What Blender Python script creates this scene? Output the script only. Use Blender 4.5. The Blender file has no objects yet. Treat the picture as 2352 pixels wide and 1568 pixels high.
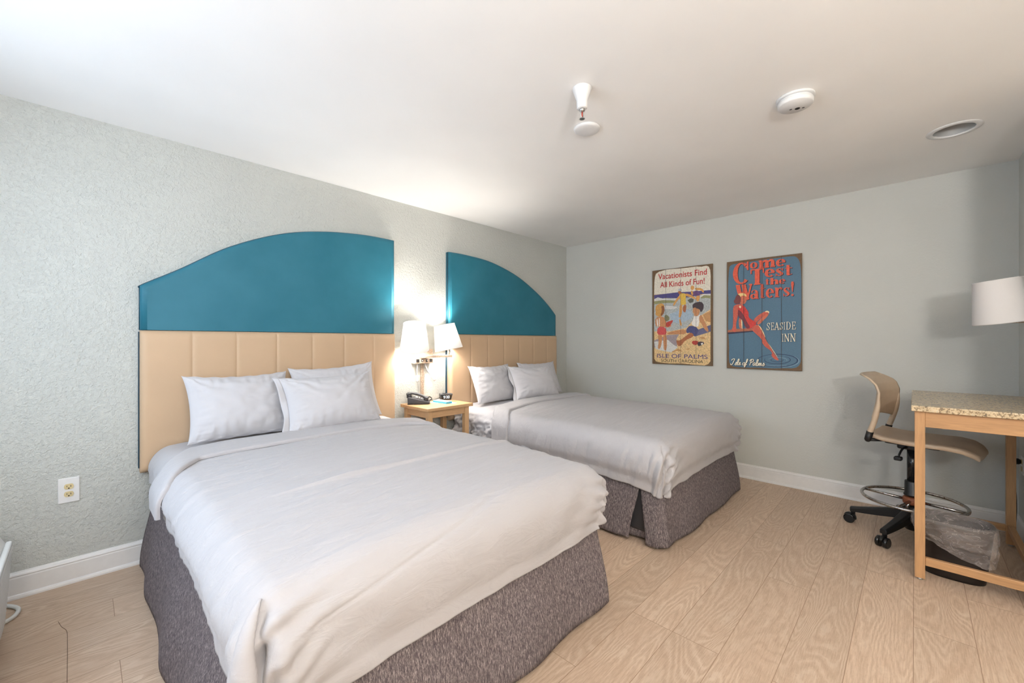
import bpy, bmesh, math, random
from math import sin, cos, pi, radians, sqrt, exp, atan2
from mathutils import Vector, Matrix, noise
random.seed(7)
S = bpy.context.scene
COL = S.collection

# ---------------------------------------------------------------- camera
cd = bpy.data.cameras.new('camera'); cd.sensor_width = 36.0; cd.lens = 36.0*954.5/2352
cd.clip_start = .03
cam = bpy.data.objects.new('camera', cd); COL.objects.link(cam)
cam.location = (0, 0, 1.253); cam.rotation_euler = (radians(90), 0, radians(44.07-90))
S.camera = cam

# ---------------------------------------------------------------- world, daylight, exposure
S.view_settings.view_transform = 'Standard'; S.view_settings.look = 'None'
S.view_settings.gamma = 1.0; S.view_settings.use_curve_mapping = False
S.view_settings.exposure = 1.02
W = bpy.data.worlds.new('world'); S.world = W; W.use_nodes = True
W.node_tree.nodes['Background'].inputs[0].default_value = (.62, .78, 1, 1)
W.node_tree.nodes['Background'].inputs[1].default_value = 1.5
def light(name, typ, loc, energy, color, rot=(0, 0, 0), **kw):
    l = bpy.data.lights.new(name, typ); l.energy = energy; l.color = color
    for k, v in kw.items(): setattr(l, k, v)
    o = bpy.data.objects.new(name, l); COL.objects.link(o); o.location = loc; o.rotation_euler = rot
    return o
# daylight through the window in the left wall
light('window_daylight', 'AREA', (-.84, 1.75, 1.5), 12, (.70, .84, 1.0), (0, radians(-90), 0), shape='RECTANGLE', size=1.25, size_y=1.95)

# room extents: headboard wall y = YB, far wall x = XF
YB, XF, ZC = 3.154, 4.246, 2.44
XL, YR, YN = -.70, -.49, -2.4

# ---------------------------------------------------------------- materials
def lin(c):
    return tuple(((v/255)/12.92 if v/255 <= .04045 else ((v/255+.055)/1.055)**2.4) for v in c)+(1,)
def newmat(name):
    m = bpy.data.materials.new(name); m.use_nodes = True
    return m, m.node_tree, m.node_tree.nodes['Principled BSDF']
def link(nt, a, b): nt.links.new(a, b)
def coords(nt, scale=(1, 1, 1), kind='Object'):
    tc = nt.nodes.new('ShaderNodeTexCoord'); mp = nt.nodes.new('ShaderNodeMapping')
    mp.inputs['Scale'].default_value = scale
    link(nt, tc.outputs[kind], mp.inputs['Vector']); return mp.outputs['Vector']
def noise_tex(nt, vec, scale, detail=3, rough=.55, dist=0):
    n = nt.nodes.new('ShaderNodeTexNoise'); n.inputs['Scale'].default_value = scale
    n.inputs['Detail'].default_value = detail; n.inputs['Roughness'].default_value = rough
    n.inputs['Distortion'].default_value = dist; link(nt, vec, n.inputs['Vector']); return n.outputs['Fac']
def ramp(nt, fac, stops):
    r = nt.nodes.new('ShaderNodeValToRGB'); e = r.color_ramp.elements
    while len(e) < len(stops): e.new(.5)
    for k, (p, c) in enumerate(stops): e[k].position = p; e[k].color = c if len(c) == 4 else lin(c)
    link(nt, fac, r.inputs['Fac']); return r.outputs['Color']
def gray(v): return (v, v, v, 1)
def bump(nt, p, h, strength, dist=.01):
    b = nt.nodes.new('ShaderNodeBump'); b.inputs['Strength'].default_value = strength
    b.inputs['Distance'].default_value = dist; link(nt, h, b.inputs['Height'])
    link(nt, b.outputs['Normal'], p.inputs['Normal']); return b
def mth(nt, op, a, b=None, c=None):
    n = nt.nodes.new('ShaderNodeMath'); n.operation = op
    for i, v in enumerate((a, b, c)):
        if v is None: continue
        if isinstance(v, (int, float)): n.inputs[i].default_value = v
        else: link(nt, v, n.inputs[i])
    return n.outputs[0]
def mixc(nt, fac, a, b, mode='MIX'):
    n = nt.nodes.new('ShaderNodeMix'); n.data_type = 'RGBA'; n.blend_type = mode
    for i, v in ((0, fac), (6, a), (7, b)):
        if isinstance(v, (int, float)): n.inputs[i].default_value = v
        elif isinstance(v, tuple): n.inputs[i].default_value = v
        else: link(nt, v, n.inputs[i])
    return n.outputs[2]
def plain(name, rgb, rough=.5, metal=0, var=.06, vscale=30, bmp=0, bscale=200, spec=.5, sheen=0):
    m, nt, p = newmat(name); v = coords(nt)
    c = lin(rgb); lo = tuple(x*(1-var) for x in c[:3])+(1,); hi = tuple(min(1, x*(1+var)) for x in c[:3])+(1,)
    n = noise_tex(nt, v, vscale); link(nt, ramp(nt, n, [(.3, lo), (.7, hi)]), p.inputs['Base Color'])
    p.inputs['Roughness'].default_value = rough; p.inputs['Metallic'].default_value = metal
    p.inputs['Specular IOR Level'].default_value = spec
    if sheen: p.inputs['Sheen Weight'].default_value = sheen
    if bmp: bump(nt, p, noise_tex(nt, v, bscale, 2), bmp, .002)
    return m
def emit(name, rgb, s):
    m, nt, p = newmat(name); p.inputs['Emission Color'].default_value = lin(rgb); p.inputs['Emission Strength'].default_value = s
    p.inputs['Base Color'].default_value = lin(rgb); return m

def wall_mat(name, rgb, strength, scale):
    m, nt, p = newmat(name); v = coords(nt)
    c = lin(rgb)
    n0 = noise_tex(nt, v, 1.2, 2)
    link(nt, ramp(nt, n0, [(.3, tuple(x*.96 for x in c[:3])+(1,)), (.7, tuple(x*1.03 for x in c[:3])+(1,))]), p.inputs['Base Color'])
    p.inputs['Roughness'].default_value = .62; p.inputs['Specular IOR Level'].default_value = .35
    a = noise_tex(nt, v, scale, 4, .6, .4); b = noise_tex(nt, v, scale*2.6, 2, .5)
    a2 = mth(nt, 'SMOOTH_MIN', a, .56, .08)
    h = mth(nt, 'ADD', mth(nt, 'MULTIPLY', a2, 1.0), mth(nt, 'MULTIPLY', b, .25))
    bump(nt, p, h, strength, .012); return m
M = {}
M['wall_stucco'] = wall_mat('sage_stucco_paint', (200, 201, 195), .85, 68)
M['wall_orange'] = wall_mat('sage_orange_peel_paint', (203, 203, 197), .22, 75)
M['ceiling'] = wall_mat('white_ceiling_paint', (247, 245, 242), .03, 14)
M['trim'] = plain('white_trim_paint', (228, 226, 224), .35, var=.02)

def floor_mat():
    m, nt, p = newmat('oak_plank_vinyl'); v = coords(nt)
    br = nt.nodes.new('ShaderNodeTexBrick'); link(nt, v, br.inputs['Vector'])
    br.inputs['Scale'].default_value = 1.0; br.inputs['Brick Width'].default_value = 1.22
    br.inputs['Row Height'].default_value = .187; br.inputs['Mortar Size'].default_value = .0011
    br.inputs['Mortar Smooth'].default_value = .2; br.inputs['Bias'].default_value = 0
    br.offset = .37; br.offset_frequency = 3
    br.inputs['Color1'].default_value = gray(0); br.inputs['Color2'].default_value = gray(1); br.inputs['Mortar'].default_value = gray(.5)
    sep = nt.nodes.new('ShaderNodeSeparateColor'); link(nt, br.outputs['Color'], sep.inputs[0]); rnd = sep.outputs[0]
    # the grain runs along the plank; every plank starts at another place in the noise
    cx = nt.nodes.new('ShaderNodeCombineXYZ'); link(nt, mth(nt, 'MULTIPLY', rnd, 7.3), cx.inputs[0]); link(nt, mth(nt, 'MULTIPLY', rnd, 31.7), cx.inputs[1]); link(nt, mth(nt, 'MULTIPLY', rnd, 53.1), cx.inputs[2])
    va = nt.nodes.new('ShaderNodeVectorMath'); va.operation = 'ADD'; link(nt, v, va.inputs[0]); link(nt, cx.outputs[0], va.inputs[1])
    ms = nt.nodes.new('ShaderNodeMapping'); ms.inputs['Scale'].default_value = (1.15, 6.2, 1); link(nt, va.outputs[0], ms.inputs['Vector'])
    ring = noise_tex(nt, ms.outputs['Vector'], 1.0, 1.5, .35, .35)
    mf = nt.nodes.new('ShaderNodeMapping'); mf.inputs['Scale'].default_value = (4, 60, 1); link(nt, va.outputs[0], mf.inputs['Vector'])
    fine = noise_tex(nt, mf.outputs['Vector'], 4.0, 4, .7)
    wob = noise_tex(nt, va.outputs[0], 28, 3, .6)
    s = mth(nt, 'SINE', mth(nt, 'ADD', mth(nt, 'MULTIPLY', ring, 150), mth(nt, 'MULTIPLY', wob, 5.5)))
    line = ramp(nt, mth(nt, 'MULTIPLY_ADD', s, .5, .5), [(.62, gray(0)), (.97, gray(1))])
    base = ramp(nt, fine, [(.25, (186, 159, 136)), (.5, (206, 180, 156)), (.75, (219, 197, 173))])
    amt = mth(nt, 'MULTIPLY', line, mth(nt, 'MULTIPLY', ramp(nt, noise_tex(nt, va.outputs[0], 6, 3), [(.36, gray(.05)), (.66, gray(.85))])))
    c1 = mixc(nt, amt, base, lin((232, 214, 192)))
    dk = ramp(nt, mth(nt, 'MULTIPLY_ADD', s, .5, .5), [(0.0, gray(1)), (.4, gray(0))])
    c1 = mixc(nt, mth(nt, 'MULTIPLY', dk, .15), c1, lin((150, 118, 92)))
    tone = ramp(nt, rnd, [(0, gray(.90)), (1, gray(1.04))])
    c2 = mixc(nt, 1.0, c1, tone, 'MULTIPLY')
    c3 = mixc(nt, br.outputs['Fac'], c2, lin((150, 122, 98)))
    link(nt, c3, p.inputs['Base Color']); p.inputs['Roughness'].default_value = .5; p.inputs['Specular IOR Level'].default_value = .35
    bump(nt, p, mth(nt, 'SUBTRACT', mth(nt, 'MULTIPLY', fine, .3), br.outputs['Fac']), .12, .003)
    return m
M['floor'] = floor_mat()

def cloth_mat(name, rgb, b=.12, fold=.3):
    m, nt, p = newmat(name); v = coords(nt)
    p.inputs['Base Color'].default_value = lin(rgb); p.inputs['Roughness'].default_value = .85
    p.inputs['Specular IOR Level'].default_value = .2; p.inputs['Sheen Weight'].default_value = .15
    n1 = noise_tex(nt, coords(nt, (3.2, 13, 8)), 2.2, 4, .55, .9); n2 = noise_tex(nt, v, 900, 1)
    bump(nt, p, mth(nt, 'ADD', mth(nt, 'MULTIPLY', n1, fold), mth(nt, 'MULTIPLY', n2, .01)), b*3, .02)
    return m
M['linen'] = cloth_mat('white_cotton_cover', (187, 184, 186), .15, .5)
M['sheet'] = cloth_mat('white_fitted_sheet', (192, 190, 193), .12, .4)
M['pillow'] = cloth_mat('white_pillow_cotton', (201, 199, 202), .06, .25)

def skirt_mat():
    m, nt, p = newmat('heathered_grey_weave')
    v = coords(nt, (160, 160, 22)); n = noise_tex(nt, v, 1.6, 3, .7)
    v2 = coords(nt, (420, 420, 60)); n2 = noise_tex(nt, v2, 1.6, 2, .7)
    s = mth(nt, 'ADD', mth(nt, 'MULTIPLY', n, .6), mth(nt, 'MULTIPLY', n2, .4))
    link(nt, ramp(nt, s, [(.33, (54, 50, 56)), (.5, (112, 103, 105)), (.66, (182, 170, 168))]), p.inputs['Base Color'])
    p.inputs['Roughness'].default_value = .9; p.inputs['Specular IOR Level'].default_value = .15
    bump(nt, p, s, .5, .004); return m
M['skirt'] = skirt_mat()

def vinyl(name, rgb, var=.05, rough=.42, cloudy=0):
    m, nt, p = newmat(name); v = coords(nt); c = lin(rgb)
    n = noise_tex(nt, v, 3, 4)
    link(nt, ramp(nt, n, [(.3, tuple(x*(1-var) for x in c[:3])+(1,)), (.72, tuple(min(1, x*(1+var)+cloudy) for x in c[:3])+(1,))]), p.inputs['Base Color'])
    p.inputs['Roughness'].default_value = rough; p.inputs['Specular IOR Level'].default_value = .4
    bump(nt, p, noise_tex(nt, v, 420, 2), .06, .002); return m
M['teal'] = vinyl('teal_vinyl', (28, 108, 128), .08, .5, .015)
M['teal_dark'] = vinyl('dark_teal_welt', (10, 54, 72), .05)
M['tan'] = vinyl('tan_vinyl', (198, 169, 138), .03, .5)

def wood(name, rgb, axis='z', dark=.74, scale=1, rough=.42):
    m, nt, p = newmat(name)
    sc = {'x': (1.5, 22, 22), 'y': (22, 1.5, 22), 'z': (22, 22, 1.5)}[axis]
    v = coords(nt, tuple(k*scale for k in sc)); n = noise_tex(nt, v, 2.2, 4, .6, .6)
    n2 = noise_tex(nt, coords(nt, tuple(k*6*scale for k in sc)), 2, 2)
    c = lin(rgb); s = mth(nt, 'ADD', mth(nt, 'MULTIPLY', n, .7), mth(nt, 'MULTIPLY', n2, .3))
    link(nt, ramp(nt, s, [(.25, tuple(x*dark for x in c[:3])+(1,)), (.55, c), (.8, tuple(min(1, x*1.12) for x in c[:3])+(1,))]), p.inputs['Base Color'])
    p.inputs['Roughness'].default_value = rough; p.inputs['Specular IOR Level'].default_value = .4
    bump(nt, p, s, .05, .002); return m
for ax in 'xyz': M['maple_'+ax] = wood('maple_wood_'+ax, (206, 166, 122), ax)
for ax in 'xyz': M['desk_'+ax] = wood('desk_wood_'+ax, (194, 150, 106), ax, .7)

def granite():
    m, nt, p = newmat('speckled_granite'); v = coords(nt)
    n = noise_tex(nt, v, 95, 3, .7, .5); n2 = noise_tex(nt, v, 28, 3)
    c = ramp(nt, n, [(.30, (38, 30, 26)), (.41, (120, 95, 68)), (.48, (205, 178, 140)), (.6, (216, 196, 160)), (.72, (190, 180, 164))])
    c = mixc(nt, .25, c, ramp(nt, n2, [(.35, (150, 140, 122)), (.65, (226, 208, 178))]))
    link(nt, c, p.inputs['Base Color']); p.inputs['Roughness'].default_value = .22; return m
M['granite'] = granite()

def bronze():
    m, nt, p = newmat('speckled_champagne_metal'); v = coords(nt)
    n = noise_tex(nt, v, 260, 2, .7)
    link(nt, ramp(nt, n, [(.32, (116, 94, 78)), (.5, (178, 156, 134)), (.66, (220, 206, 190))]), p.inputs['Base Color'])
    p.inputs['Metallic'].default_value = .25; p.inputs['Roughness'].default_value = .45; return m
M['bronze'] = bronze()
def chrome_rust():
    m, nt, p = newmat('worn_chrome'); v = coords(nt)
    n = noise_tex(nt, v, 90, 4, .7)
    link(nt, ramp(nt, n, [(.36, (92, 56, 36)), (.44, (190, 186, 182)), (.9, (214, 212, 210))]), p.inputs['Base Color'])
    p.inputs['Metallic'].default_value = 1; p.inputs['Roughness'].default_value = .2; return m
M['chrome'] = chrome_rust()
M['metal'] = plain('brushed_metal', (196, 196, 194), .3, 1, .04)
M['black'] = plain('black_plastic', (20, 20, 21), .42, var=.1, bmp=.1)
M['black_gloss'] = plain('glossy_black_plastic', (24, 24, 26), .18, var=.08)
M['charcoal'] = plain('charcoal_plastic', (62, 62, 66), .4, var=.06)
M['silver_face'] = plain('silver_grey_face', (176, 174, 174), .4, var=.05)
M['taupe'] = plain('taupe_polypropylene', (200, 178, 153), .48, var=.03, bmp=.12, bscale=500)
M['white_plastic'] = plain('white_plastic', (230, 229, 228), .38, var=.02)
M['ac_plastic'] = plain('warm_white_housing_plastic', (222, 222, 219), .45, var=.02)
M['almond'] = plain('ivory_receptacle', (214, 196, 150), .35, var=.04)
M['dark_slot'] = plain('dark_slot', (30, 26, 24), .6)
M['bin'] = plain('dark_brown_bin_plastic', (30, 23, 20), .38, var=.08)
M['blue_paper'] = plain('blue_paper', (92, 186, 216), .6, var=.03)
M['white_paper'] = plain('white_paper', (236, 238, 236), .6, var=.02)
M['card_blue'] = plain('light_blue_card', (128, 200, 232), .5, var=.02)
M['red_bulb'] = plain('red_glass_bulb', (170, 40, 24), .15)
M['rod'] = plain('rusted_fitting', (128, 72, 44), .6, var=.25, vscale=120)
M['cable_white'] = plain('white_cable', (226, 226, 222), .5)
M['lamp_gold'] = plain('brown_shade_lining', (120, 92, 60), .7, var=.35, vscale=400)
M['thread'] = plain('dark_thread', (126, 104, 88), .9)
M['cool_can'] = plain('satin_aluminium', (196, 196, 194), .45, .25, .05)

def shade_mat(name, rgb, trans):
    m, nt, p = newmat(name); nt.nodes.remove(p); out = nt.nodes['Material Output']
    d = nt.nodes.new('ShaderNodeBsdfDiffuse'); t = nt.nodes.new('ShaderNodeBsdfTranslucent'); x = nt.nodes.new('ShaderNodeMixShader')
    n = noise_tex(nt, coords(nt, (300, 300, 300)), 2, 2)
    c = ramp(nt, n, [(.3, tuple(k*.97 for k in lin(rgb)[:3])+(1,)), (.7, lin(rgb))])
    link(nt, c, d.inputs[0]); link(nt, c, t.inputs[0]); x.inputs[0].default_value = trans
    link(nt, d.outputs[0], x.inputs[1]); link(nt, t.outputs[0], x.inputs[2]); link(nt, x.outputs[0], out.inputs[0]); return m
M['shade'] = shade_mat('linen_lamp_shade', (240, 238, 236), .14)
M['shade_off'] = shade_mat('unlit_linen_lamp_shade', (236, 232, 229), .15)
def clear_mat(name, rgb, fac):
    m, nt, p = newmat(name); out = nt.nodes['Material Output']
    t = nt.nodes.new('ShaderNodeBsdfTransparent'); x = nt.nodes.new('ShaderNodeMixShader')
    p.inputs['Base Color'].default_value = lin(rgb); p.inputs['Roughness'].default_value = .22
    v = coords(nt, (7, 7, 16)); n = noise_tex(nt, v, 1.6, 4, .5, .9)
    f = ramp(nt, n, [(.40, gray(fac*.8)), (.485, gray(fac*.85)), (.50, gray(min(1, fac*1.8))), (.515, gray(fac)), (.60, gray(fac*1.1)), (.615, gray(min(1, fac*1.6))), (.63, gray(fac*.9))])
    bump(nt, p, n, .6, .02)
    link(nt, f, x.inputs[0]); link(nt, t.outputs[0], x.inputs[1]); link(nt, p.outputs[0], x.inputs[2]); link(nt, x.outputs[0], out.inputs[0]); return m
M['liner'] = clear_mat('clear_bin_liner', (214, 202, 196), .26)
def glass_mat():
    m, nt, p = newmat('window_glass'); out = nt.nodes['Material Output']
    t = nt.nodes.new('ShaderNodeBsdfTransparent'); x = nt.nodes.new('ShaderNodeMixShader'); g = nt.nodes.new('ShaderNodeBsdfGlossy'); g.inputs['Roughness'].default_value = .02
    x.inputs[0].default_value = .07; link(nt, t.outputs[0], x.inputs[1]); link(nt, g.outputs[0], x.inputs[2]); link(nt, x.outputs[0], out.inputs[0]); return m
M['glass'] = glass_mat()
M['lit_glass'] = emit('lit_opal_glass', (255, 226, 190), 6)
M['led'] = emit('clock_digits', (210, 225, 235), .9)

# ---------------------------------------------------------------- mesh helpers
class MB:
    """collects one mesh in world coordinates"""
    def __init__(s): s.v = []; s.f = []; s.mi = []; s.sm = []; s.T = Matrix.Identity(4)
    def add(s, vs, fs, mi=0, smooth=False):
        o = len(s.v); s.v += [s.T @ Vector(p) for p in vs]
        s.f += [tuple(i+o for i in f) for f in fs]; s.mi += [mi]*len(fs); s.sm += [smooth]*len(fs); return s
    def box(s, x0, x1, y0, y1, z0, z1, mi=0):
        x0, x1 = min(x0, x1), max(x0, x1); y0, y1 = min(y0, y1), max(y0, y1); z0, z1 = min(z0, z1), max(z0, z1)
        return s.add([(x0, y0, z0), (x1, y0, z0), (x1, y1, z0), (x0, y1, z0), (x0, y0, z1), (x1, y0, z1), (x1, y1, z1), (x0, y1, z1)],
                     [(0, 3, 2, 1), (4, 5, 6, 7), (0, 1, 5, 4), (1, 2, 6, 5), (2, 3, 7, 6), (3, 0, 4, 7)], mi)
    def prism(s, pts, a, d, mi=0, smooth=False):
        """polygon pts (3-D) extruded by vector d"""
        n = len(pts); d = Vector(d)
        A = [Vector(p) for p in pts]; B = [p+d for p in A]
        nrm = Vector((0, 0, 0))
        for i in range(n): nrm += A[i].cross(A[(i+1) % n])
        if nrm.dot(d) > 0: A, B = B, A
        s.add(A+B, [tuple(range(n)), tuple(reversed(range(n, 2*n)))], mi)
        return s.add(A+B, [(i, n+i, n+(i+1) % n, (i+1) % n) for i in range(n)], mi, smooth)
    def grid(s, P, mi=0, smooth=True, cu=False, cv=False, flip=False):
        nu, nv = len(P), len(P[0]); fs = []
        for i in range(nu if cu else nu-1):
            for j in range(nv if cv else nv-1):
                q = (i*nv+j, ((i+1) % nu)*nv+j, ((i+1) % nu)*nv+(j+1) % nv, i*nv+(j+1) % nv)
                fs.append(tuple(reversed(q)) if flip else q)
        return s.add([p for r in P for p in r], fs, mi, smooth)
    def lathe(s, prof, n=32, mi=0, c=(0, 0, 0), smooth=True):
        P = [[(c[0]+r*cos(2*pi*k/n), c[1]+r*sin(2*pi*k/n), c[2]+z) for k in range(n)] for r, z in prof]
        return s.grid(P, mi, smooth, cv=True, flip=True)
    def tube(s, path, r, n=10, mi=0, closed=False, cap=True, flat=None):
        path = [Vector(p) for p in path]; m = len(path); R = r if isinstance(r, (list, tuple)) else [r]*m
        up = Vector((0, 0, 1)); P = []; prev = None
        for i, p in enumerate(path):
            t = (path[(i+1) % m]-path[i-1]) if closed else (path[min(i+1, m-1)]-path[max(i-1, 0)])
            t.normalize()
            if prev is None:
                a = t.cross(up)
                if a.length < 1e-3: a = t.cross(Vector((1, 0, 0)))
            else: a = prev-t*prev.dot(t)
            a.normalize(); prev = a; b = t.cross(a)
            fx, fz = (R[i], R[i]) if flat is None else (R[i]*flat[0], R[i]*flat[1])
            P.append([p+a*(fx*cos(2*pi*k/n))+b*(fz*sin(2*pi*k/n)) for k in range(n)])
        s.grid(P, mi, True, cu=closed, cv=True)
        if cap and not closed:
            o = len(s.v)-m*n
            s.f += [tuple(range(o, o+n)), tuple(reversed(range(o+(m-1)*n, o+m*n)))]; s.mi += [mi, mi]; s.sm += [False, False]
        return s
    def build(s, name, mats, parent=None, bev=0, seg=2, sub=0, solid=0, sharp=None):
        if not isinstance(mats, (list, tuple)): mats = [mats]
        me = bpy.data.meshes.new(name)
        off = Vector((0, 0, 0))
        q = parent
        while q is not None: off += q.location; q = q.parent
        loc = Vector((0, 0, 0))
        if parent is None:
            xs = [p.x for p in s.v]; ys = [p.y for p in s.v]; zs = [p.z for p in s.v]
            loc = Vector(((min(xs)+max(xs))/2, (min(ys)+max(ys))/2, min(zs))); off = loc
        me.from_pydata([tuple(p-off) for p in s.v], [], s.f)
        for mm in mats: me.materials.append(mm)
        me.polygons.foreach_set('material_index', s.mi); me.polygons.foreach_set('use_smooth', s.sm); me.validate(); me.update()
        o = bpy.data.objects.new(name, me); COL.objects.link(o); o.location = loc
        if parent is not None: o.parent = parent
        bm = bmesh.new(); bm.from_mesh(me); bmesh.ops.remove_doubles(bm, verts=bm.verts, dist=1e-6)
        if not solid and not sharp == 'open': bmesh.ops.recalc_face_normals(bm, faces=bm.faces)
        bm.to_mesh(me); bm.free()
        if sub: d = o.modifiers.new('smooth', 'SUBSURF'); d.levels = d.render_levels = sub
        if solid: d = o.modifiers.new('thickness', 'SOLIDIFY'); d.thickness = solid; d.offset = 0
        if bev:
            d = o.modifiers.new('bevel', 'BEVEL'); d.width = bev; d.segments = seg; d.limit_method = 'ANGLE'; d.angle_limit = radians(40); d.harden_normals = False
        return o
def tag(o, label, cat, group=None):
    o['label'] = label; o['category'] = cat
    if group: o['group'] = group
    return o
def thing(name, label, cat, loc, group=None):
    o = bpy.data.objects.new(name, None); COL.objects.link(o); o.location = loc; o.empty_display_size = .1
    return tag(o, label, cat, group)
def struct(o): o['kind'] = 'structure'; return o
def fbm(x, y, z=0, o=3):
    t = 0; a = 1; f = 1
    for _ in range(o): t += a*noise.noise(Vector((x*f, y*f, z*f))); a *= .5; f *= 2.1
    return t
def smooth(a, b, x):
    t = max(0, min(1, (x-a)/(b-a))); return t*t*(3-2*t)
def interp(pts, x):
    for (x0, y0), (x1, y1) in zip(pts, pts[1:]):
        if x <= x1: t = max(0, (x-x0)/(x1-x0)); return y0+(y1-y0)*t
    return pts[-1][1]
def spline(pts, n):
    """Catmull-Rom through pts, n samples per span"""
    P = [Vector(p) for p in pts]; P = [P[0]*2-P[1]]+P+[P[-1]*2-P[-2]]; out = []
    for i in range(1, len(P)-2):
        for k in range(n):
            t = k/n; a, b, c, d = P[i-1:i+3]
            out.append(.5*((2*b)+(c-a)*t+(2*a-5*b+4*c-d)*t*t+(3*b-3*c+d-a)*t**3))
    return out+[P[-2]]

# ---------------------------------------------------------------- room
struct(MB().box(XL-.1, XF+.1, YN-.1, YB+.1, -.1, 0).build('floor', M['floor']))
# the ceiling has a round opening for the downlight
DL = (3.40, -.16); DLR = .088
def ceiling():
    b = bmesh.new(); n = 48
    outer = [(XL-.1, YN-.1), (XF+.1, YN-.1), (XF+.1, YB+.1), (XL-.1, YB+.1)]
    def square(a):
        c, s_ = cos(a), sin(a); k = .2/max(abs(c), abs(s_)); return (DL[0]+c*k, DL[1]+s_*k)
    mb = MB(); A = [2*pi*k/n+pi/4 for k in range(n)]
    inn = [(DL[0]+DLR*cos(a), DL[1]+DLR*sin(a), ZC) for a in A]; mid = [(*square(a), ZC) for a in A]
    mb.grid([inn, mid], 0, False, cv=True)
    x0, x1, y0, y1 = DL[0]-.2, DL[0]+.2, DL[1]-.2, DL[1]+.2
    for (a0, a1, b0, b1) in ((XL-.1, x0, YN-.1, YB+.1), (x1, XF+.1, YN-.1, YB+.1), (x0, x1, YN-.1, y0), (x0, x1, y1, YB+.1)):
        mb.add([(a0, b0, ZC), (a1, b0, ZC), (a1, b1, ZC), (a0, b1, ZC)], [(0, 1, 2, 3)])
    mb.box(XL-.1, XF+.1, YN-.1, YB+.1, ZC+.2, ZC+.25)
    return struct(mb.build('ceiling', M['ceiling'], sharp='open'))
ceiling()
struct(MB().box(XL-.1, XF+.1, YB, YB+.1, 0, ZC).build('wall_back', M['wall_stucco']))
struct(MB().box(XF, XF+.1, YN, YB, 0, ZC).build('wall_far', M['wall_orange']))
struct(MB().box(3.0, XF, YN, YR, 0, ZC).build('wall_right', M['wall_orange']))
struct(MB().box(XL-.1, XF+.1, YN-.1, YN, 0, ZC).build('wall_front', M['wall_orange']))
struct(MB().box(XL-.1, XL, YN, .75, 0, ZC).box(XL-.1, XL, 2.75, YB, 0, ZC).box(XL-.1, XL, .75, 2.75, 0, .85).box(XL-.1, XL, .75, 2.75, 2.15, ZC).build('wall_left', M['wall_orange']))
wn = struct(MB().box(XL-.1, XL+.01, .75, .81, .85, 2.15).box(XL-.1, XL+.01, 2.69, 2.75, .85, 2.15).box(XL-.1, XL+.01, .81, 2.69, .85, .91).box(XL-.1, XL+.01, .81, 2.69, 2.09, 2.15).box(XL-.07, XL-.03, 1.73, 1.77, .91, 2.09).build('window_1', M['trim'], bev=.004))
MB().box(XL-.055, XL-.05, .81, 2.69, .91, 2.09).build('window_pane', M['glass'], wn)

def baseboard(name, p0, p1, nrm):
    """moulded board between two floor points, profile offset along nrm"""
    prof = [(0, 0), (.021, 0), (.021, .008), (.018, .017), (.013, .021), (.0125, .098), (.011, .104), (.013, .110), (.011, .116), (.006, .121), (.004, .127), (0, .128)]
    mb = MB(); n = Vector((*nrm, 0)); e = [Vector((*p0, 0)), Vector((*p1, 0))]
    P = [[q+n*a+Vector((0, 0, h)) for a, h in prof] for q in e]
    mb.grid(P, 0, False); mb.add(P[0], [tuple(range(len(prof)))]); mb.add(P[1], [tuple(range(len(prof)))])
    return struct(mb.build(name, M['trim']))
baseboard('baseboard_back', (XL, YB), (XF, YB), (0, -1))
baseboard('baseboard_far', (XF, YB-.022), (XF, YR), (-1, 0))
baseboard('baseboard_right', (XF-.022, YR), (3.0, YR), (0, 1))

# ---------------------------------------------------------------- ceiling fittings
L_ = thing('sprinkler_head', 'white cone-shaped fire sprinkler hanging from the ceiling', 'sprinkler', (1.63, 1.12, ZC))
c = (1.63, 1.12, ZC)
MB().lathe([(.0, 0), (.044, 0), (.045, -.004), (.027, -.055), (.026, -.058), (.025, -.092), (.021, -.096), (0, -.096)], 36, c=c).build('escutcheon', M['white_plastic'], L_)
fr = MB().lathe([(0, -.096), (.013, -.096), (.013, -.106), (.006, -.110), (0, -.110)], 16, c=c)
for sx in (-1, 1):
    fr.tube(spline([(c[0]+sx*.008, c[1], ZC-.108), (c[0]+sx*.0105, c[1], ZC-.122), (c[0]+sx*.006, c[1], ZC-.136), (c[0], c[1], ZC-.140)], 4), .0022, 6)
fr.build('frame_arms', M['metal'], L_)
MB().lathe([(0, -.110), (.003, -.112), (.003, -.132), (0, -.136)], 10, c=c).build('glass_bulb', M['red_bulb'], L_)
de = MB().lathe([(0, -.140), (.004, -.140), (.004, -.143), (.0, -.143)], 12, c=c)
for k in range(10):
    a = 2*pi*k/10; de.box(-.0028, .0028, .003, .0135, -.0007, .0007); n8 = 8
    R = Matrix.Translation(Vector((c[0], c[1], ZC-.143))) @ Matrix.Rotation(a, 4, 'Z')
    for i in range(len(de.v)-8, len(de.v)): de.v[i] = R @ de.v[i]
de.build('deflector', M['metal'], L_)

c = (1.951, 1.309, ZC)
tag(MB().lathe([(0, 0), (.070, 0), (.073, -.004), (.070, -.012), (.062, -.016), (.03, -.017), (0, -.017)], 48, c=c).build('cover_plate', M['white_plastic']),
    'plain round white cover plate flat on the ceiling below the sprinkler', 'ceiling cover')

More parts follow.
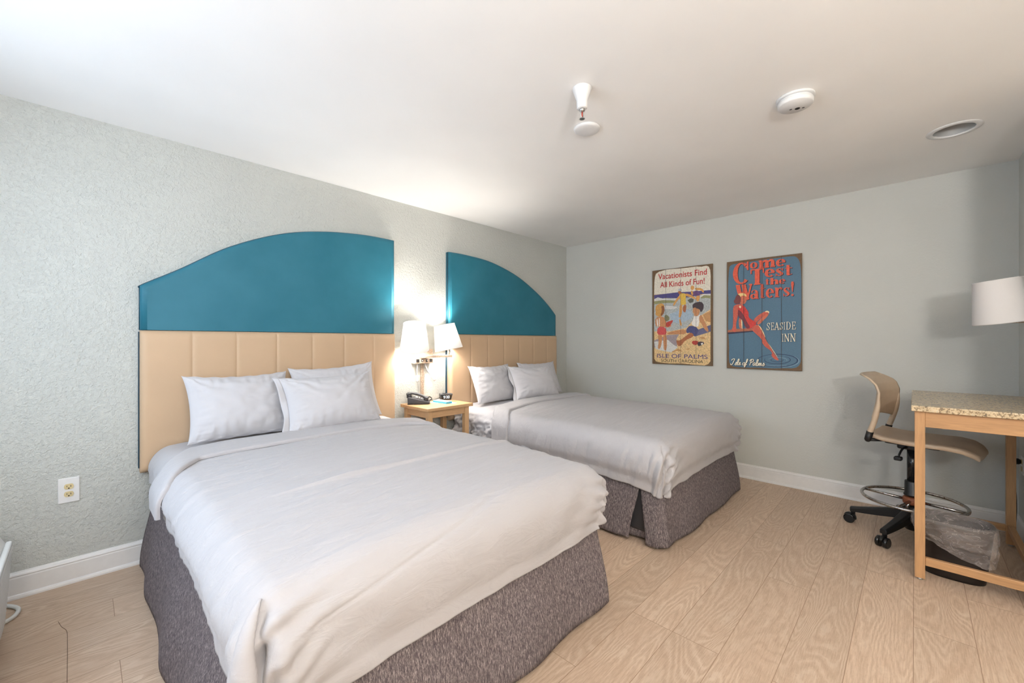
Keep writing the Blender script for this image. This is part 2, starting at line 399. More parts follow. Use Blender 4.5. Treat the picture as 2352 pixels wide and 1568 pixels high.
c = (2.417, .417, ZC)
sd = thing('smoke_detector', 'round white smoke detector on the ceiling, thicker than the plain disc', 'smoke detector', c)
MB().lathe([(0, 0), (.080, 0), (.081, -.008), (.074, -.010), (0, -.010)], 48, c=c).build('mounting_base', M['white_plastic'], sd)
MB().lathe([(0, -.010), (.070, -.011), (.072, -.015), (.0705, -.016), (.0745, -.019), (.0745, -.036), (.070, -.041), (0, -.041)], 48, c=c).build('body', M['white_plastic'], sd)
MB().lathe([(.006, -.0408), (.011, -.0418), (.011, -.0425), (.006, -.0425), (.0055, -.0415), (0, -.0415)], 20, c=(c[0]+.028, c[1]-.004, ZC)).build('test_button', [M['dark_slot']], sd)
for dx, dy in ((.018, .022), (.040, -.026)):
    MB().lathe([(0, -.0412), (.006, -.0412), (.005, -.0416), (0, -.0416)], 14, c=(c[0]+dx, c[1]+dy, ZC)).build('vent_hole', M['charcoal'], sd)

c = (DL[0], DL[1], ZC)
dl = thing('recessed_downlight', 'round recessed ceiling light with bright metal inside, over the desk', 'ceiling light', c)
MB().lathe([(.084, .004), (.084, -.003), (.088, -.006), (.112, -.002), (.113, 0), (.084, .004)], 56, c=c).build('trim_ring', M['white_plastic'], dl, sharp='open')
MB().lathe([(.0845, -.002), (.083, .03), (.075, .09), (.060, .135), (.036, .135), (0, .135)], 48, c=c).build('reflector', M['cool_can'], dl, sharp='open')
MB().lathe([(0, .07), (.018, .072), (.032, .088), (.034, .105), (.024, .132)], 24, c=c).build('bulb', M['white_plastic'], dl)

# a lit flush lamp by the entrance, behind the photographer
c = (.35, -1.05, ZC)
cl = thing('flush_ceiling_lamp', 'round opal flush ceiling lamp by the entrance', 'ceiling light', c)
MB().lathe([(0, 0), (.17, 0), (.172, -.02), (.16, -.026), (0, -.026)], 48, c=c).build('lamp_base', M['metal'], cl)
MB().lathe([(.155, -.027), (.152, -.05), (.12, -.085), (.06, -.103), (0, -.107)], 48, c=c).build('glass_dome', M['lit_glass'], cl, sharp='open')
light('entrance_lamp_light', 'POINT', (c[0], c[1], ZC-.19), 12, (1.0, .88, .74), shadow_soft_size=.12)

# ---------------------------------------------------------------- left wall: outlet, air conditioner, thread
wp = thing('wall_outlet', 'white duplex outlet plate low on the wall left of the near bed', 'outlet', (-.05, YB, .483))
MB().box(-.089, -.011, YB-.006, YB, .419, .547).build('wall_plate', M['white_plastic'], wp, bev=.003)
def receptacle(zc, x=-.05):
    n = 24; P = []
    for k in range(n):
        a = 2*pi*k/n; P.append((x+.0175*cos(a), YB-.006, zc+max(-.0135, min(.0135, .0175*sin(a)))))
    f = MB().prism(P, None, (0, -.003, 0)).build('receptacle', M['almond'], wp)
    sl = MB().box(x-.008, x-.0062, YB-.0095, YB-.0088, zc-.002, zc+.006).box(x+.0060, x+.0082, YB-.0095, YB-.0088, zc-.003, zc+.006)
    sl.prism([(x+.003*cos(2*pi*k/10), YB-.0088, zc-.0085+.003*sin(2*pi*k/10)) for k in range(10)], None, (0, -.0007, 0))
    sl.build('slot', M['dark_slot'], f)
receptacle(.5025); receptacle(.4635)

ac = thing('air_conditioner', 'white wall air conditioner with ribbed front at the left edge', 'air conditioner', (-.46, 2.3, 0))
yE = 2.815
prof = [(XL, .03), (-.247, .03), (-.231, .05), (-.231, .30), (-.231, .385), (-.247, .420), (-.285, .440), (-.385, .448), (XL, .448)]
mb = MB().prism([(x, yE, z) for x, z in prof], None, (0, -1.06, 0)); mb.build('housing', M['ac_plastic'], ac, bev=.006, seg=3)
mb = MB().box(-.231, -.211, yE-1.05, yE-.004, .372, .392); mb.build('front_rail', M['ac_plastic'], ac, bev=.007, seg=3)
mb = MB(); z = .366; k = 0
while z > .045:
    d = .018-.028*(.366-z)/.33
    mb.box(-.233, -.213-.022*(.366-z)/.33+.002, yE-1.05, yE-.006, z-.0095, z); z -= .0165
mb.build('louvre_grille', M['ac_plastic'], ac, bev=.002)
MB().box(-.62, -.30, 1.80, 2.76, 0, .03).build('foot_base', M['ac_plastic'], ac)
MB().tube(spline([(-.30, 3.06, .035), (-.25, 3.062, .012), (-.222, 3.03, .009), (-.207, 2.985, .009), (-.216, 2.93, .009), (-.25, 2.885, .01), (-.30, 2.83, .02), (-.33, 2.80, .04)], 8), .0085, 10).build('power_cord', M['cable_white'], ac)
tag(MB().tube(spline([(-.076, 2.748, .0015), (-.064, 2.687, .0015), (-.048, 2.632, .0015), (-.044, 2.516, .0015), (-.040, 2.235, .0015)], 6), .0008, 6).build('thread', M['thread']),
    'thin dark thread lying on the floor left of the near bed', 'thread')

# ---------------------------------------------------------------- headboards
YF = 3.078     # front of the tan padding
def headboard(x0, x1, arch, label, zb, seams, zs, welt_left):
    t = thing('headboard', label, 'headboard', ((x0+x1)/2, YB, zb), 'headboards behind the two beds')
    # teal upper panel, padded, arch sampled finely
    top = spline([(x, 0, z) for x, z in arch], 8)
    def outline(ins):
        pts = [(x0+ins, zs), (x1-ins, zs)]
        up = [(max(x0+ins, min(x1-ins, p.x)), p.z-ins) for p in reversed(top)]
        return pts+up
    mb = MB(); y0, y1 = YB-.001, 3.098
    O = [outline(i) for i in (0, 0, .004, .012, .03)]
    Y = [y0, 3.112, 3.104, 3.099, 3.0975]
    P = [[(p[0], y, p[1]) for p in o] for o, y in zip(O, Y)]
    mb.grid(P, 0, True, cv=True); mb.add(P[-1], [tuple(range(len(P[-1])))], 0); mb.add(P[0], [tuple(range(len(P[0])))], 0)
    mb.build('upper_panel', M['teal'], t)
    # welt along the arch and the sides
    w = [(x0, YB-.03, zs)]+[(p.x, YB-.03, p.z) for p in top]+[(x1, YB-.03, zs)]
    MB().tube(w, .004, 6).build('welt', M['teal_dark'], t)
    # tan lower panel with stitched vertical channels
    xs = []; N = 160
    for i in range(N+1): xs.append(x0+(x1-x0)*i/N)
    for s_ in seams: xs += [s_-.004, s_, s_+.004]
    xs = sorted(set(round(x, 4) for x in xs)); zsn = [zb+(zs-.003-zb)*k/40 for k in range(41)]
    def yy(x, z):
        e = min(x-x0, x1-x, (z-zb), (zs-.003-z)); r = .03
        d = 0 if e >= r else r*.62*(1-sqrt(max(0, 1-((r-e)/r)**2)))
        g = sum(.0035*exp(-((x-s_)/.006)**2) for s_ in seams)
        puff = .004*(1-min(1, min(abs(x-s_) for s_ in seams+[x0, x1])/.11))**2
        return YF+d+g*smooth(0, .05, min(z-zb, zs-z)+.03)+puff*.4
    P = [[(x, yy(x, z), z) for z in zsn] for x in xs]
    mb = MB().grid(P, 0, True)
    n, m = len(xs), len(zsn)
    rim = [(i, 0) for i in range(n)]+[(n-1, j) for j in range(1, m)]+[(i, m-1) for i in range(n-2, -1, -1)]+[(0, j) for j in range(m-2, 0, -1)]
    R0 = [P[i][j] for i, j in rim]; R1 = [(p[0], YB-.002, p[2]) for p in R0]
    mb.grid([R0, R1], 0, False, cv=True); mb.add(R1, [tuple(range(len(R1)))])
    mb.build('padded_panel', M['tan'], t)
    MB().box(x0-.005, x0-.0005, YB-.022, YB-.002, zb+.02, zs-.01).build('edge_strip', M['teal_dark'], t)
    return t
headboard(.222, 1.802, [(.222, 1.555), (.232, 1.572), (.40, 1.680), (.647, 1.850), (.933, 1.983), (1.21, 2.054), (1.527, 2.090), (1.802, 2.093)],
          'teal and tan upholstered headboard with rising arch behind the near bed', .52, [.454, .679, .910, 1.14, 1.37, 1.606], 1.318, True)
headboard(2.366, 3.966, [(2.366, 2.086), (2.588, 2.088), (2.911, 2.064), (3.274, 1.972), (3.58, 1.834), (3.80, 1.700), (3.966, 1.572)],
          'teal and tan upholstered headboard with falling arch behind the far bed', .52, [2.614, 2.836, 3.068, 3.296, 3.53, 3.764], 1.323, False)

# ---------------------------------------------------------------- beds
YH = 3.066
class Drape:
    """a sheet laid over a mattress: a across (0 = middle), b from the headboard down"""
    def __init__(s, cx, w, yfoot, ztop, R=.075, off=0, crown=.012, bulge=.0):
        s.cx, s.h, s.L, s.z, s.R, s.off, s.crown, s.bulge = cx, w/2, YH-yfoot, ztop, R, off, crown, bulge
        s.dl = s.dr = s.df = .28
    def at(s, a, b):
        R = s.R; sg = 1 if a >= 0 else -1; A = abs(a)
        ex = max(0, A-(s.h-R)); ey = max(0, b-(s.L-R)); q = R*pi/2
        Ex = (s.dl if sg < 0 else s.dr)+R; Ey = s.df+R
        u_, v_ = ex/Ex, ey/Ey
        e = max(ex, ey) if min(ex, ey) <= 0 else max(u_, v_)*(Ex+(Ey-Ex)*v_/(u_+v_))
        if e <= 0:
            p = Vector((a, b, 0)); n = Vector((0, 0, 1)); d = 0
        else:
            ph = (pi/2)*ey/(ex+ey) if ex+ey > 0 else 0
            dx, dy = cos(ph), sin(ph)
            if e < q: h, d, nz, nh = R*sin(e/R), R*(1-cos(e/R)), cos(e/R), sin(e/R)
            else: h, d, nz, nh = R, R+(e-q), 0, 1
            x = min(A, s.h-R)+dx*h; y = min(b, s.L-R)+dy*h
            p = Vector((sg*x, y, -d)); n = Vector((sg*dx*nh, dy*nh, nz))
        # the middle of the top is a little higher than its edges, the sides belly out
        p.z -= s.crown*(min(1, A/s.h)**2.6+.6*smooth(.6, 1.0, b/s.L)**2)
        return p, n, d
    def world(s, p): return (s.cx+p.x, YH-p.y, s.z+p.z)
def frange(a, b, n): return [a+(b-a)*i/n for i in range(n+1)]

def make_bed(cx, w, yfoot, ztop, side, spec, seed):
    """side = which foot corner shows its folded corner (-1 left, +1 right)"""
    x0, x1 = cx-w/2, cx+w/2
    t = thing('bed', spec['bed'], 'bed', (cx, (YH+yfoot)/2, 0), 'the two queen beds')
    MB().box(x0+.05, x1-.05, yfoot+.06, YH, .06, .40).build('box_spring', M['charcoal'], t, bev=.02)
    lg = [(x0+.12, yfoot+.15), (x1-.12, yfoot+.15), (x0+.12, YH-.15), (x1-.12, YH-.15)]
    for x, y in lg: MB().box(x-.02, x+.02, y-.02, y+.02, 0, .06).build('leg', M['black'], t)
    # fitted sheet over the mattress
    D = Drape(cx, w-.034, yfoot+.017, ztop-.014, .10, crown=.026)
    drop = spec['sheet_drop']
    def cru(b, d, a, amt):
        k = smooth(.02, .12, d)
        return amt*k*(fbm(b*13+seed, d*16, a, 4)*.6+abs(fbm(b*7+3, d*22+b*9, 2+a, 3))*.5)
    P = []
    for a in frange(-(D.h+drop-.03), D.h+drop-.03, 190):
        r = []
        for b in frange(.0, .95, 100):
            p, n, d = D.at(a, b)
            sgn = 1 if a > 0 else -1
            am = spec['crumple'][0 if a < 0 else 1]
            p = p+n*(cru(b, d, sgn, am)+.002*fbm(a*5, b*7, seed))
            r.append(D.world(p))
        P.append(r)
    MB().grid(P, 0, True).build('mattress', M['sheet'], t)
    # bed skirt: panels round three sides with split corners
    zt, zbm = spec['skirt_top'], .018
    def wave(s, z): k = smooth(zt, zbm, z); return k*(.010*sin(s*11+seed)+.012*fbm(s*3.1, seed, 0, 2))
    pn = []
    inset = .048
    def panel(nm, pts, nrm_fn, flare=.030, hem=None, opening=0, ends=()):
        Q = []; acc = 0; prev = None
        for q in pts:
            if prev is not None: acc += (Vector(q)-Vector(prev)).length
            prev = q; col = []
            for k in range(25):
                z = zt+(zbm-zt)*k/24
                if hem: z = zt+(zbm+hem(acc)-zt)*k/24
                f = smooth(zt, zbm, z)
                n = nrm_fn(q); o = flare*f+wave(acc, z)
                dy = 0
                for ye in ends: dy += opening*smooth(.36, .0, z)**.8*exp(-((q[1]-ye)/.10)**2)
                col.append((q[0]+n[0]*o, q[1]+n[1]*o+dy, z))
            Q.append(col)
        MB().grid(Q, 0, True).build(nm, M['skirt'], sk, solid=.003)
    sk = MB().box(x0+.07, x1-.07, yfoot+.08, YH-.03, .40, .41).build('bed_skirt', M['skirt'], t)
    xl, xr, yf = x0+inset, x1-inset, yfoot+inset
    panel('skirt_panel', [(xl, y) for y in frange(YH, yf+.135, 60)], lambda q: (-1, 0), spec['flare'], None, .055, (yf+.135,))
    panel('skirt_panel', [(xr, y) for y in frange(YH, yf+.135, 60)], lambda q: (1, 0), .03, None, .03, (yf+.135,))
    # foot panel wraps both corners and stops short on the sides (inverted pleat)
    rc = .03; pts = [(xl, y) for y in frange(yf+.130, yf+rc, 8)]
    pts += [(xl+rc-rc*cos(a), yf+rc-rc*sin(a)) for a in frange(0, pi/2, 6)][1:]
    pts += [(x, yf) for x in frange(xl+rc, xr-rc, 90)][1:]
    pts += [(xr-rc+rc*sin(a), yf+rc-rc*cos(a)) for a in frange(0, pi/2, 6)][1:]
    pts += [(xr, y) for y in frange(yf+rc, yf+.130, 8)][1:]
    tot = sum((Vector(b)-Vector(a)).length for a, b in zip(pts, pts[1:]))
    def nf(q):
        dx = 0 if xl+rc < q[0] < xr-rc else (-1 if q[0] <= xl+rc else 1)
        wgt = max(0, min(1, (yf+rc-q[1])/rc)) if q[1] < yf+rc else 0
        side_k = 1
        v = Vector((dx*(1-wgt*.6), -wgt-(.0 if q[1] < yf+rc else .55), 0))
        return v
    panel('skirt_panel', pts, nf, .053, lambda s_: .030*exp(-((s_-spec['lift'][0])/spec['lift'][1])**2), -.03, (yf+.130,))
    for x, sx in ((xl, 1), (xr, -1)):
        panel('pleat_insert', [(x+sx*.014, y) for y in frange(yf+.30, yf+.04, 16)], lambda q: (-sx, 0), .012)

    # the cover, a top-level thing of its own
    cv = thing('bed_cover', spec['cover'], 'bedspread', (cx, (YH+yfoot)/2, ztop), 'white covers on the two beds')
    D = Drape(cx, w, yfoot, ztop, .10, crown=.026)
    dr = spec['drop']; D.dl, D.dr, D.df = spec['drop_l'], spec['drop_r'], dr
    bf = spec['fold']
    def front(a): return interp(bf, a/D.h)
    NA, NB = 230, spec['nb']
    A = frange(-(D.h+spec['drop_l']), D.h+spec['drop_r'], NA); P = []; foot_dr = dr
    for a in A:
        b0 = front(max(-D.h, min(D.h, a)))-.10; r = []
        for k in range(NB+1):
            b = b0+(D.L+foot_dr-b0)*k/NB
            dr = foot_dr if b-D.L > abs(a)-D.h else (spec['drop_l'] if a < 0 else spec['drop_r'])
            p, n, d = D.at(a, b)
            A_ = abs(a); ex = max(0, A_-D.h+D.R); ey = max(0, b-D.L+D.R)
            sgn = -1 if a < 0 else 1
            o = .0055*fbm(a*1.8+seed, b*13+a*1.5, 1.3, 4)*(1-smooth(.0, .1, d))+.004*fbm(a*2.3, b*2.2, seed, 2)
            dd = smooth(.015, .14, d)
            along = b if ex > ey else a
            # soft vertical folds down the sides, slanting towards the foot corner
            if ex >= ey:
                g = spec['side_fold']
                o += dd*g*(fbm(b*9+d*3.0, d*1.2, seed+sgn, 3)*.9)
                o += dd*(1-.97*smooth(dr*.3, dr*.8, d))*.0055*smooth(D.L-.9, D.L-.1, b)*sin(b*85+d*40+fbm(b*5, d*5, 9)*3)
            else:
                o += dd*.005*fbm(a*4, d*4+a*2, seed, 3)
                if spec['foot_seam'] and a < .35:
                    o -= .0035*exp(-((d-(.125-.15*(a+D.h)))/.006)**2)*smooth(.35, .1, a)
                # drag lines running from the corner along the foot
                ca = D.h-A_
                o += .013*exp(-(ca/.14)**2)*smooth(.01, .06, d)*sin(d*105+ca*30+fbm(a*6, d*6, 4)*2.2)
                o += .007*exp(-((ca-.1)/.30)**2)*dd*sin(d*30-ca*22+fbm(a*3, d*3, 4)*1.5)
            # gathered fabric where the corner is folded
            cdx, cdy = D.h-A_, D.L-b
            if ex > 0 and ey > 0:
                ratio = ey/(ex+ey)
                o += dd*(.036*exp(-((ratio-.36)/.17)**2)-.028*exp(-((ratio-.62)/.07)**2)+.012*exp(-((ratio-.86)/.08)**2))*(1 if sgn == side else .3)*spec['fold_k']
                o += dd*.005*sin(ratio*22+d*40)
            # belly of the sides
            o += spec['belly']*sin(pi*min(1, max(0, (d-.02)/(dr-.03))))*dd
            # crease across the cover and the seam near the foot
            for cb, cw, ch in spec['creases']:
                bb = cb+.02*a+.012*sin(a*2+seed)
                o -= (ch*exp(-((b-bb)/cw)**2)-ch*.5*exp(-((b-bb-cw*2.2)/(cw*1.8))**2))*smooth(-D.h*.98, -D.h*.3, a)*(1-smooth(D.h*.75, D.h, a)*.7)*(1-dd)
            p = p+n*o
            # hem: lower at the folded corner, scalloped between
            if d > .10:
                k2 = smooth(.10, dr, d)
                cor = exp(-((cdx if ey > ex else cdy)/.16)**2) if (ex > 0 or ey > 0) else 0
                p.z -= k2*(spec['hem'](a, b, ex, ey, D)+.006*fbm(along*5, 3, seed, 2))
                tuck = spec['tuck']*smooth(dr*.72, dr, d)
                p -= Vector((n.x, n.y, 0))*tuck
            r.append(D.world(p))
        P.append(r)
    MB().grid(P, 0, True).build('draped_sheet', M['linen'], cv, solid=.004)
    # the folded edge of fabric that overlaps the foot end at the near corner
    if spec['foot_seam']:
        path = []; rad = []
        for k in range(26):
            s_ = k/25; e_ = .055+.262*s_; ra = .47-.02*s_
            p, n, d = D.at(-(D.h-D.R+e_*(1 if ra < .5 else (1-ra)/ra)), D.L-D.R+e_*(ra/(1-ra) if ra < .5 else 1))
            p = p+n*(.010+.012*sin(pi*s_)+.006*s_); p.z -= .05*s_*s_; path.append(D.world(p)); rad.append(.004+.020*smooth(0, .35, s_)+.006*s_+.003*sin(s_*17))
        MB().tube(spline(path, 2), [rad[min(25, i//2)] for i in range(51)], 18, flat=(1.1, .75)).build('corner_fold', M['linen'], cv)
    # turned-down band: a rolled double layer along the top edge
    P = []; wd = spec['band']
    dr = foot_dr; dl2, dr2 = spec['drop_l']-.035, spec['drop_r']-.02
    for a in frange(-(D.h+dl2), D.h+dr2, 170):
        ac_ = max(-D.h, min(D.h, a)); f = front(ac_); u = abs(a)/D.h
        wdl = wd*(1+.10*sin(a*2.2+seed)+.12*fbm(a*1.7, seed, 5, 2)); r = []
        prof = [(0, .002), (0, .010), (.006, .0165), (.05, .021), (.2, .022), (.5, .020), (.8, .025), (.93, .026), (.985, .018), (1, .006), (.985, -.004), (.9, -.010)]
        # front edge is at b = f, the roll is towards the headboard
        for tt, oo in prof:
            b = f-wdl*tt
            p, n, d = D.at(a, b)
            o = oo*(1+.15*fbm(a*4, tt*3, seed, 2))+.004*fbm(a*2.3, b*2.2, seed, 2)
            if d > .03: o += smooth(.03, .12, d)*(.008*fbm(a*3+tt*2, b*17, seed+3, 2)+spec['belly']*.8)
            p = p+n*o
            if d > .1: p.z += .0
            r.append(D.world(p))
        P.append(r)
    MB().grid(P, 0, True).build('turned_down_band', M['linen'], cv)
    return t

def hem1(a, b, ex, ey, D):
    v = 0
    if a < 0 and ex >= ey: v += .055*smooth(D.L-.45, D.L, b)-.012*smooth(.5, 1.0, b)
    if a < 0: v += .07*exp(-(max(0, D.h+a-.02)/.10)**2)*smooth(D.L-.12, D.L, b)
    if ey > ex: v += .03-.03*smooth(.35, .75, a)
    return v
make_bed(1.005, 1.53, 1.055, .692, -1, dict(
    bed='queen bed nearest the camera with grey woven skirt under the white bedding', cover='white cover on the near bed with turned-down top edge and bunched left corner',
    crumple=(.012, .012), lift=(1.62, .10), flare=.073, nb=380, foot_seam=1, fold_k=1, drop=.232, drop_l=.150, drop_r=.185, sheet_drop=.165, skirt_top=.50, side_fold=.010, belly=.012, tuck=.006, band=.215,
    fold=[(-1, .80), (-.8, .585), (-.55, .575), (-.2, .58), (.3, .575), (.7, .585), (.95, .66), (1, .70)],
    creases=[(1.36, .006, .030)], hem=hem1), 3.1)
def hem2(a, b, ex, ey, D):
    v = 0
    if a < 0: v += .03*exp(-(max(0, D.h+a-.02)/.15)**2)*smooth(D.L-.3, D.L, b)
    return v
make_bed(3.135, 1.50, 1.055, .684, -1, dict(
    bed='queen bed beside the far wall with grey pleated skirt under the white bedding', cover='white cover on the far bed with turned-down top edge and wrinkled side',
    crumple=(.042, .012), lift=(9, .1), flare=.043, nb=230, foot_seam=0, fold_k=.6, drop=.27, drop_l=.25, drop_r=.25, sheet_drop=.285, skirt_top=.45, side_fold=.017, belly=.010, tuck=.02, band=.17,
    fold=[(-1, .72), (-.85, .63), (-.5, .585), (0, .56), (.6, .54), (1, .54)],
    creases=[(1.9, .012, .003)], hem=hem2), 8.7)

# ---------------------------------------------------------------- pillows
def pillow(label, c, w, h, th, tilt, yaw, roll, seed, flange=.03, group='pillows', sag=.0):
    """stands on its long edge: w across, h tall, leaning back by tilt"""
    N = 64; T = Matrix.Translation(Vector(c)) @ Matrix.Rotation(radians(yaw), 4, 'Z') @ Matrix.Rotation(radians(-tilt), 4, 'X') @ Matrix.Rotation(radians(roll), 4, 'Y')
    mb = MB(); mb.T = T
    def pt(u, v, sg):
        # seam outline pulled in between the corners, corners stick out
        x = w/2*u*(1-.09*(1-v*v)**.8); z = h/2*v*(1-(.13 if v > 0 else .035)*(1-u*u)**.8)
        e = max(0, (1-abs(u)**2.6))*max(0, (1-abs(v)**2.6))
        y = th/2*e**.58
        bot = .22*th*max(0, -v)*e
        y += bot*.4
        m = min(1-abs(u), 1-abs(v)); m2 = min(1, m*2.5)
        # wrinkles: gathers off the seams and long pulls from the corners
        ang = fbm(u*3+seed, v*3, seed, 3)
        gx = fbm(u*14+seed, v*2.2, 4+seed, 2)*exp(-((1-abs(v))/.30)**2); gz = fbm(u*2.2, v*13+seed, 7, 2)*exp(-((1-abs(u))/.25)**2)
        rad = sin(atan2(1.05-v, u+1.05)*16+fbm(u*2, v*2, seed+9, 2)*4)*exp(-sqrt((u+1)**2+(v-1)**2)/.55)
        rad += sin(atan2(1.05-v, 1.05-u)*16+fbm(u*2, v*2, seed+5, 2)*4)*exp(-sqrt((u-1)**2+(v-1)**2)/.55)
        y += m2*(.005*ang+.024*gx+.024*gz+.012*rad)*(1 if e > 0 else 0)
        z -= sag*(1-u*u)*max(0, v)
        rip = .006*sin(u*20+seed)*(1 if abs(v) > .97 else 0)
        return (x, sg*-y+rip, z+h/2)
    us = [sin(pi/2*(-1+2*i/N)) for i in range(N+1)]
    for sg in (1, -1):
        mb.grid([[pt(u, v, sg) for v in us] for u in us], 0, True, flip=(sg < 0))
    o = mb.build('pillow', M['pillow'])
    # hemmed flange standing off the open end
    if flange:
        f = MB(); f.T = T; Q = []
        for v in frange(-1, 1, 40):
            x, y, z = pt(-1 if flange < 0 else 1, v, 1); s_ = 1 if flange > 0 else -1; row = []
            for k in range(5):
                row.append((x+s_*abs(flange)*k/4*(1+.15*sin(v*5)), y+.012*sin(v*6+seed)*k/4, z*(1+.02*k/4*(1 if v > 0 else 0))))
            Q.append(row)
        f.grid(Q, 0, True).build('pillow_hem', M['pillow'], o, solid=.003)
    return tag(o, label, 'pillow', group)
Z1 = .688
pillow('white pillow on the left half of the near bed, leaning alone on the headboard', (.675, 2.85, Z1), .56, .405, .17, 24, 2, 0, 1.3, .0, 'pillows on the near bed')
pillow('white pillow at the back right of the near bed, mostly behind another pillow', (1.275, 2.90, Z1), .60, .42, .15, 18, -3, -3, 5.1, .0, 'pillows on the near bed')
pillow('white front pillow on the near bed, overlapping the two others', (1.155, 2.685, Z1+.010), .60, .375, .17, 26, -2, -2, 2.2, -.035, 'pillows on the near bed')
Z2 = .678
pillow('white pillow at the left of the far bed, nearest the nightstand', (2.79, 2.87, Z2), .58, .375, .16, 22, 4, 0, 7.7, .0, 'pillows on the far bed')
pillow('white pillow at the right of the far bed, half hidden near the corner', (3.51, 2.90, Z2), .58, .375, .14, 22, -4, 0, 3.9, .0, 'pillows on the far bed')
pillow('white front pillow in the middle of the far bed', (3.20, 2.715, Z2+.008), .60, .355, .17, 24, -6, 0, 6.4, -.03, 'pillows on the far bed')

# ---------------------------------------------------------------- nightstand and what stands on it
nt_ = thing('nightstand', 'small maple nightstand between the two beds', 'nightstand', (2.106, 2.93, 0))
ZT = .725
MB().box(1.872, 2.34, 2.73, 3.13, ZT-.026, ZT).build('tabletop', M['maple_x'], nt_, bev=.004)
for x in (1.898, 2.272):
    for y in (2.755, 3.07): MB().box(x, x+.042, y, y+.042, 0, ZT-.026).build('leg', M['maple_z'], nt_, bev=.003)
MB().box(1.94, 2.272, 2.762, 2.78, ZT-.085, ZT-.026).build('apron', M['maple_x'], nt_, bev=.002)
MB().box(1.94, 2.272, 3.085, 3.10, ZT-.085, ZT-.026).build('apron', M['maple_x'], nt_, bev=.002)
for x in (1.905, 2.288): MB().box(x, x+.018, 2.797, 3.07, ZT-.085, ZT-.026).build('apron', M['maple_y'], nt_, bev=.002)
MB().box(1.93, 2.28, 2.78, 3.08, .17, .19).build('shelf', M['maple_x'], nt_, bev=.002)

def frame(o, f):
    f = Vector((*f, 0)).normalized(); l = Vector((-f.y, f.x, 0))
    return Matrix(((f.x, l.x, 0, o[0]), (f.y, l.y, 0, o[1]), (0, 0, 1, o[2]), (0, 0, 0, 1)))
# telephone: local x to its low front edge, y to the right of it
ph = thing('telephone', 'black and silver desk telephone with handset, on the nightstand', 'telephone', (1.995, 3.035, ZT))
T = frame((1.995, 3.035, ZT), (.80, -.60))
def pm(): m = MB(); m.T = T; return m
side = [(-.088, .008), (.088, .008), (.094, .016), (.088, .022), (-.075, .062), (-.09, .060)]
pm().prism([(x, -.072, z) for x, z in side], None, (0, .144, 0)).build('base', M['charcoal'], ph, bev=.005, seg=3)
pm().box(-.09, .085, -.07, .07, 0, .010).build('underside_stand', M['black'], ph, bev=.003)
fp = lambda x, y, h=0: (x, y, .0225+(.088-x)*.2455+h)
f = pm().prism([fp(-.072, -.004), fp(.080, -.004), fp(.080, .066), fp(-.072, .066)], None, (0, 0, .003)).build('face_plate', M['silver_face'], ph, bev=.001)
for r in range(4):
    for q in range(3):
        x = -.012+r*.019; y = .006+q*.019
        pm().prism([fp(x, y, .0025), fp(x+.012, y, .0025), fp(x+.012, y+.013, .0025), fp(x, y+.013, .0025)], None, (0, 0, .003)).build('key', M['charcoal'], f)
pm().prism([fp(-.062, .008, .0025), fp(-.030, .008, .0025), fp(-.030, .058, .0025), fp(-.062, .058, .0025)], None, (0, 0, .0025)).build('display', M['black_gloss'], f)
hs = pm(); path = [(-.098, -.040, .078), (-.070, -.040, .092), (-.03, -.040, .090), (.02, -.040, .074), (.058, -.040, .054), (.078, -.040, .046)]
hs.tube(spline(path, 6), [.010]+[.019]*5+[.015]*18+[.019]*6+[.012], 14, flat=(1.25, .8))
hs.tube([(-.080, -.040, .088), (-.076, -.040, .055)], .021, 14); hs.tube([(.062, -.040, .054), (.060, -.040, .028)], .021, 14)
hs.build('handset', M['charcoal'], ph)
co = []
for k in range(150):
    a = k*.75; s_ = k/149; p = Vector((-.07+.165*s_, -.088-.018*sin(pi*s_), .010)); co.append((p.x, p.y+.005*cos(a), p.z+.005*sin(a)))
pm().tube(co, .0017, 5).build('coiled_cord', M['black'], ph)
pm().tube(spline([(.07, .02, .018), (.105, .05, .03), (.085, .075, .045), (.06, .08, .02)], 6), .005, 8).build('line_cord', M['black'], ph)

ck = thing('alarm_clock', 'small black digital alarm clock at the back right of the nightstand', 'clock', (2.292, 3.055, ZT))
T = frame((2.292, 3.055, ZT), (-.42, -.91))   # local x faces the room
c8 = [(-.035, -.048, 0), (.030, -.043, 0), (.030, .043, 0), (-.035, .048, 0), (-.032, -.058, .056), (.034, -.058, .056), (.034, .058, .056), (-.032, .058, .056)]
pm().add(c8, [(0, 3, 2, 1), (4, 5, 6, 7), (0, 1, 5, 4), (1, 2, 6, 5), (2, 3, 7, 6), (3, 0, 4, 7)]).build('case', M['charcoal'], ck, bev=.005, seg=3)
fx = lambda y, z: (.0302+z*.0714+.0008, y, z)
fc = pm().add([fx(-.040, .006), fx(.040, .006), fx(.049, .049), fx(-.049, .049)], [(0, 1, 2, 3)]).build('display', M['black_gloss'], ck)
SEG = {'0': 'abcdef', '3': 'abgcd', '9': 'abcdfg'}
def seven(mb, ch, y0, z0, w, h):
    t = .0022
    B = dict(a=(0, h, w, h), b=(w, h/2, w, h), c=(w, 0, w, h/2), d=(0, 0, w, 0), e=(0, 0, 0, h/2), f=(0, h/2, 0, h), g=(0, h/2, w, h/2))
    for k in SEG[ch]:
        a, b, c_, d = B[k]; ya, yb = sorted((y0+a, y0+c_)); za, zb_ = sorted((z0+b, z0+d))
        q = [(ya-t/2, za-t/2), (yb+t/2, za-t/2), (yb+t/2, zb_+t/2), (ya-t/2, zb_+t/2)]
        mb.add([(fx(u, v)[0]+.0006, u, v) for u, v in q], [(0, 1, 2, 3)])
dg = pm()
seven(dg, '9', -.026, .018, .011, .020); seven(dg, '3', -.003, .018, .011, .020); seven(dg, '0', .014, .018, .011, .020)
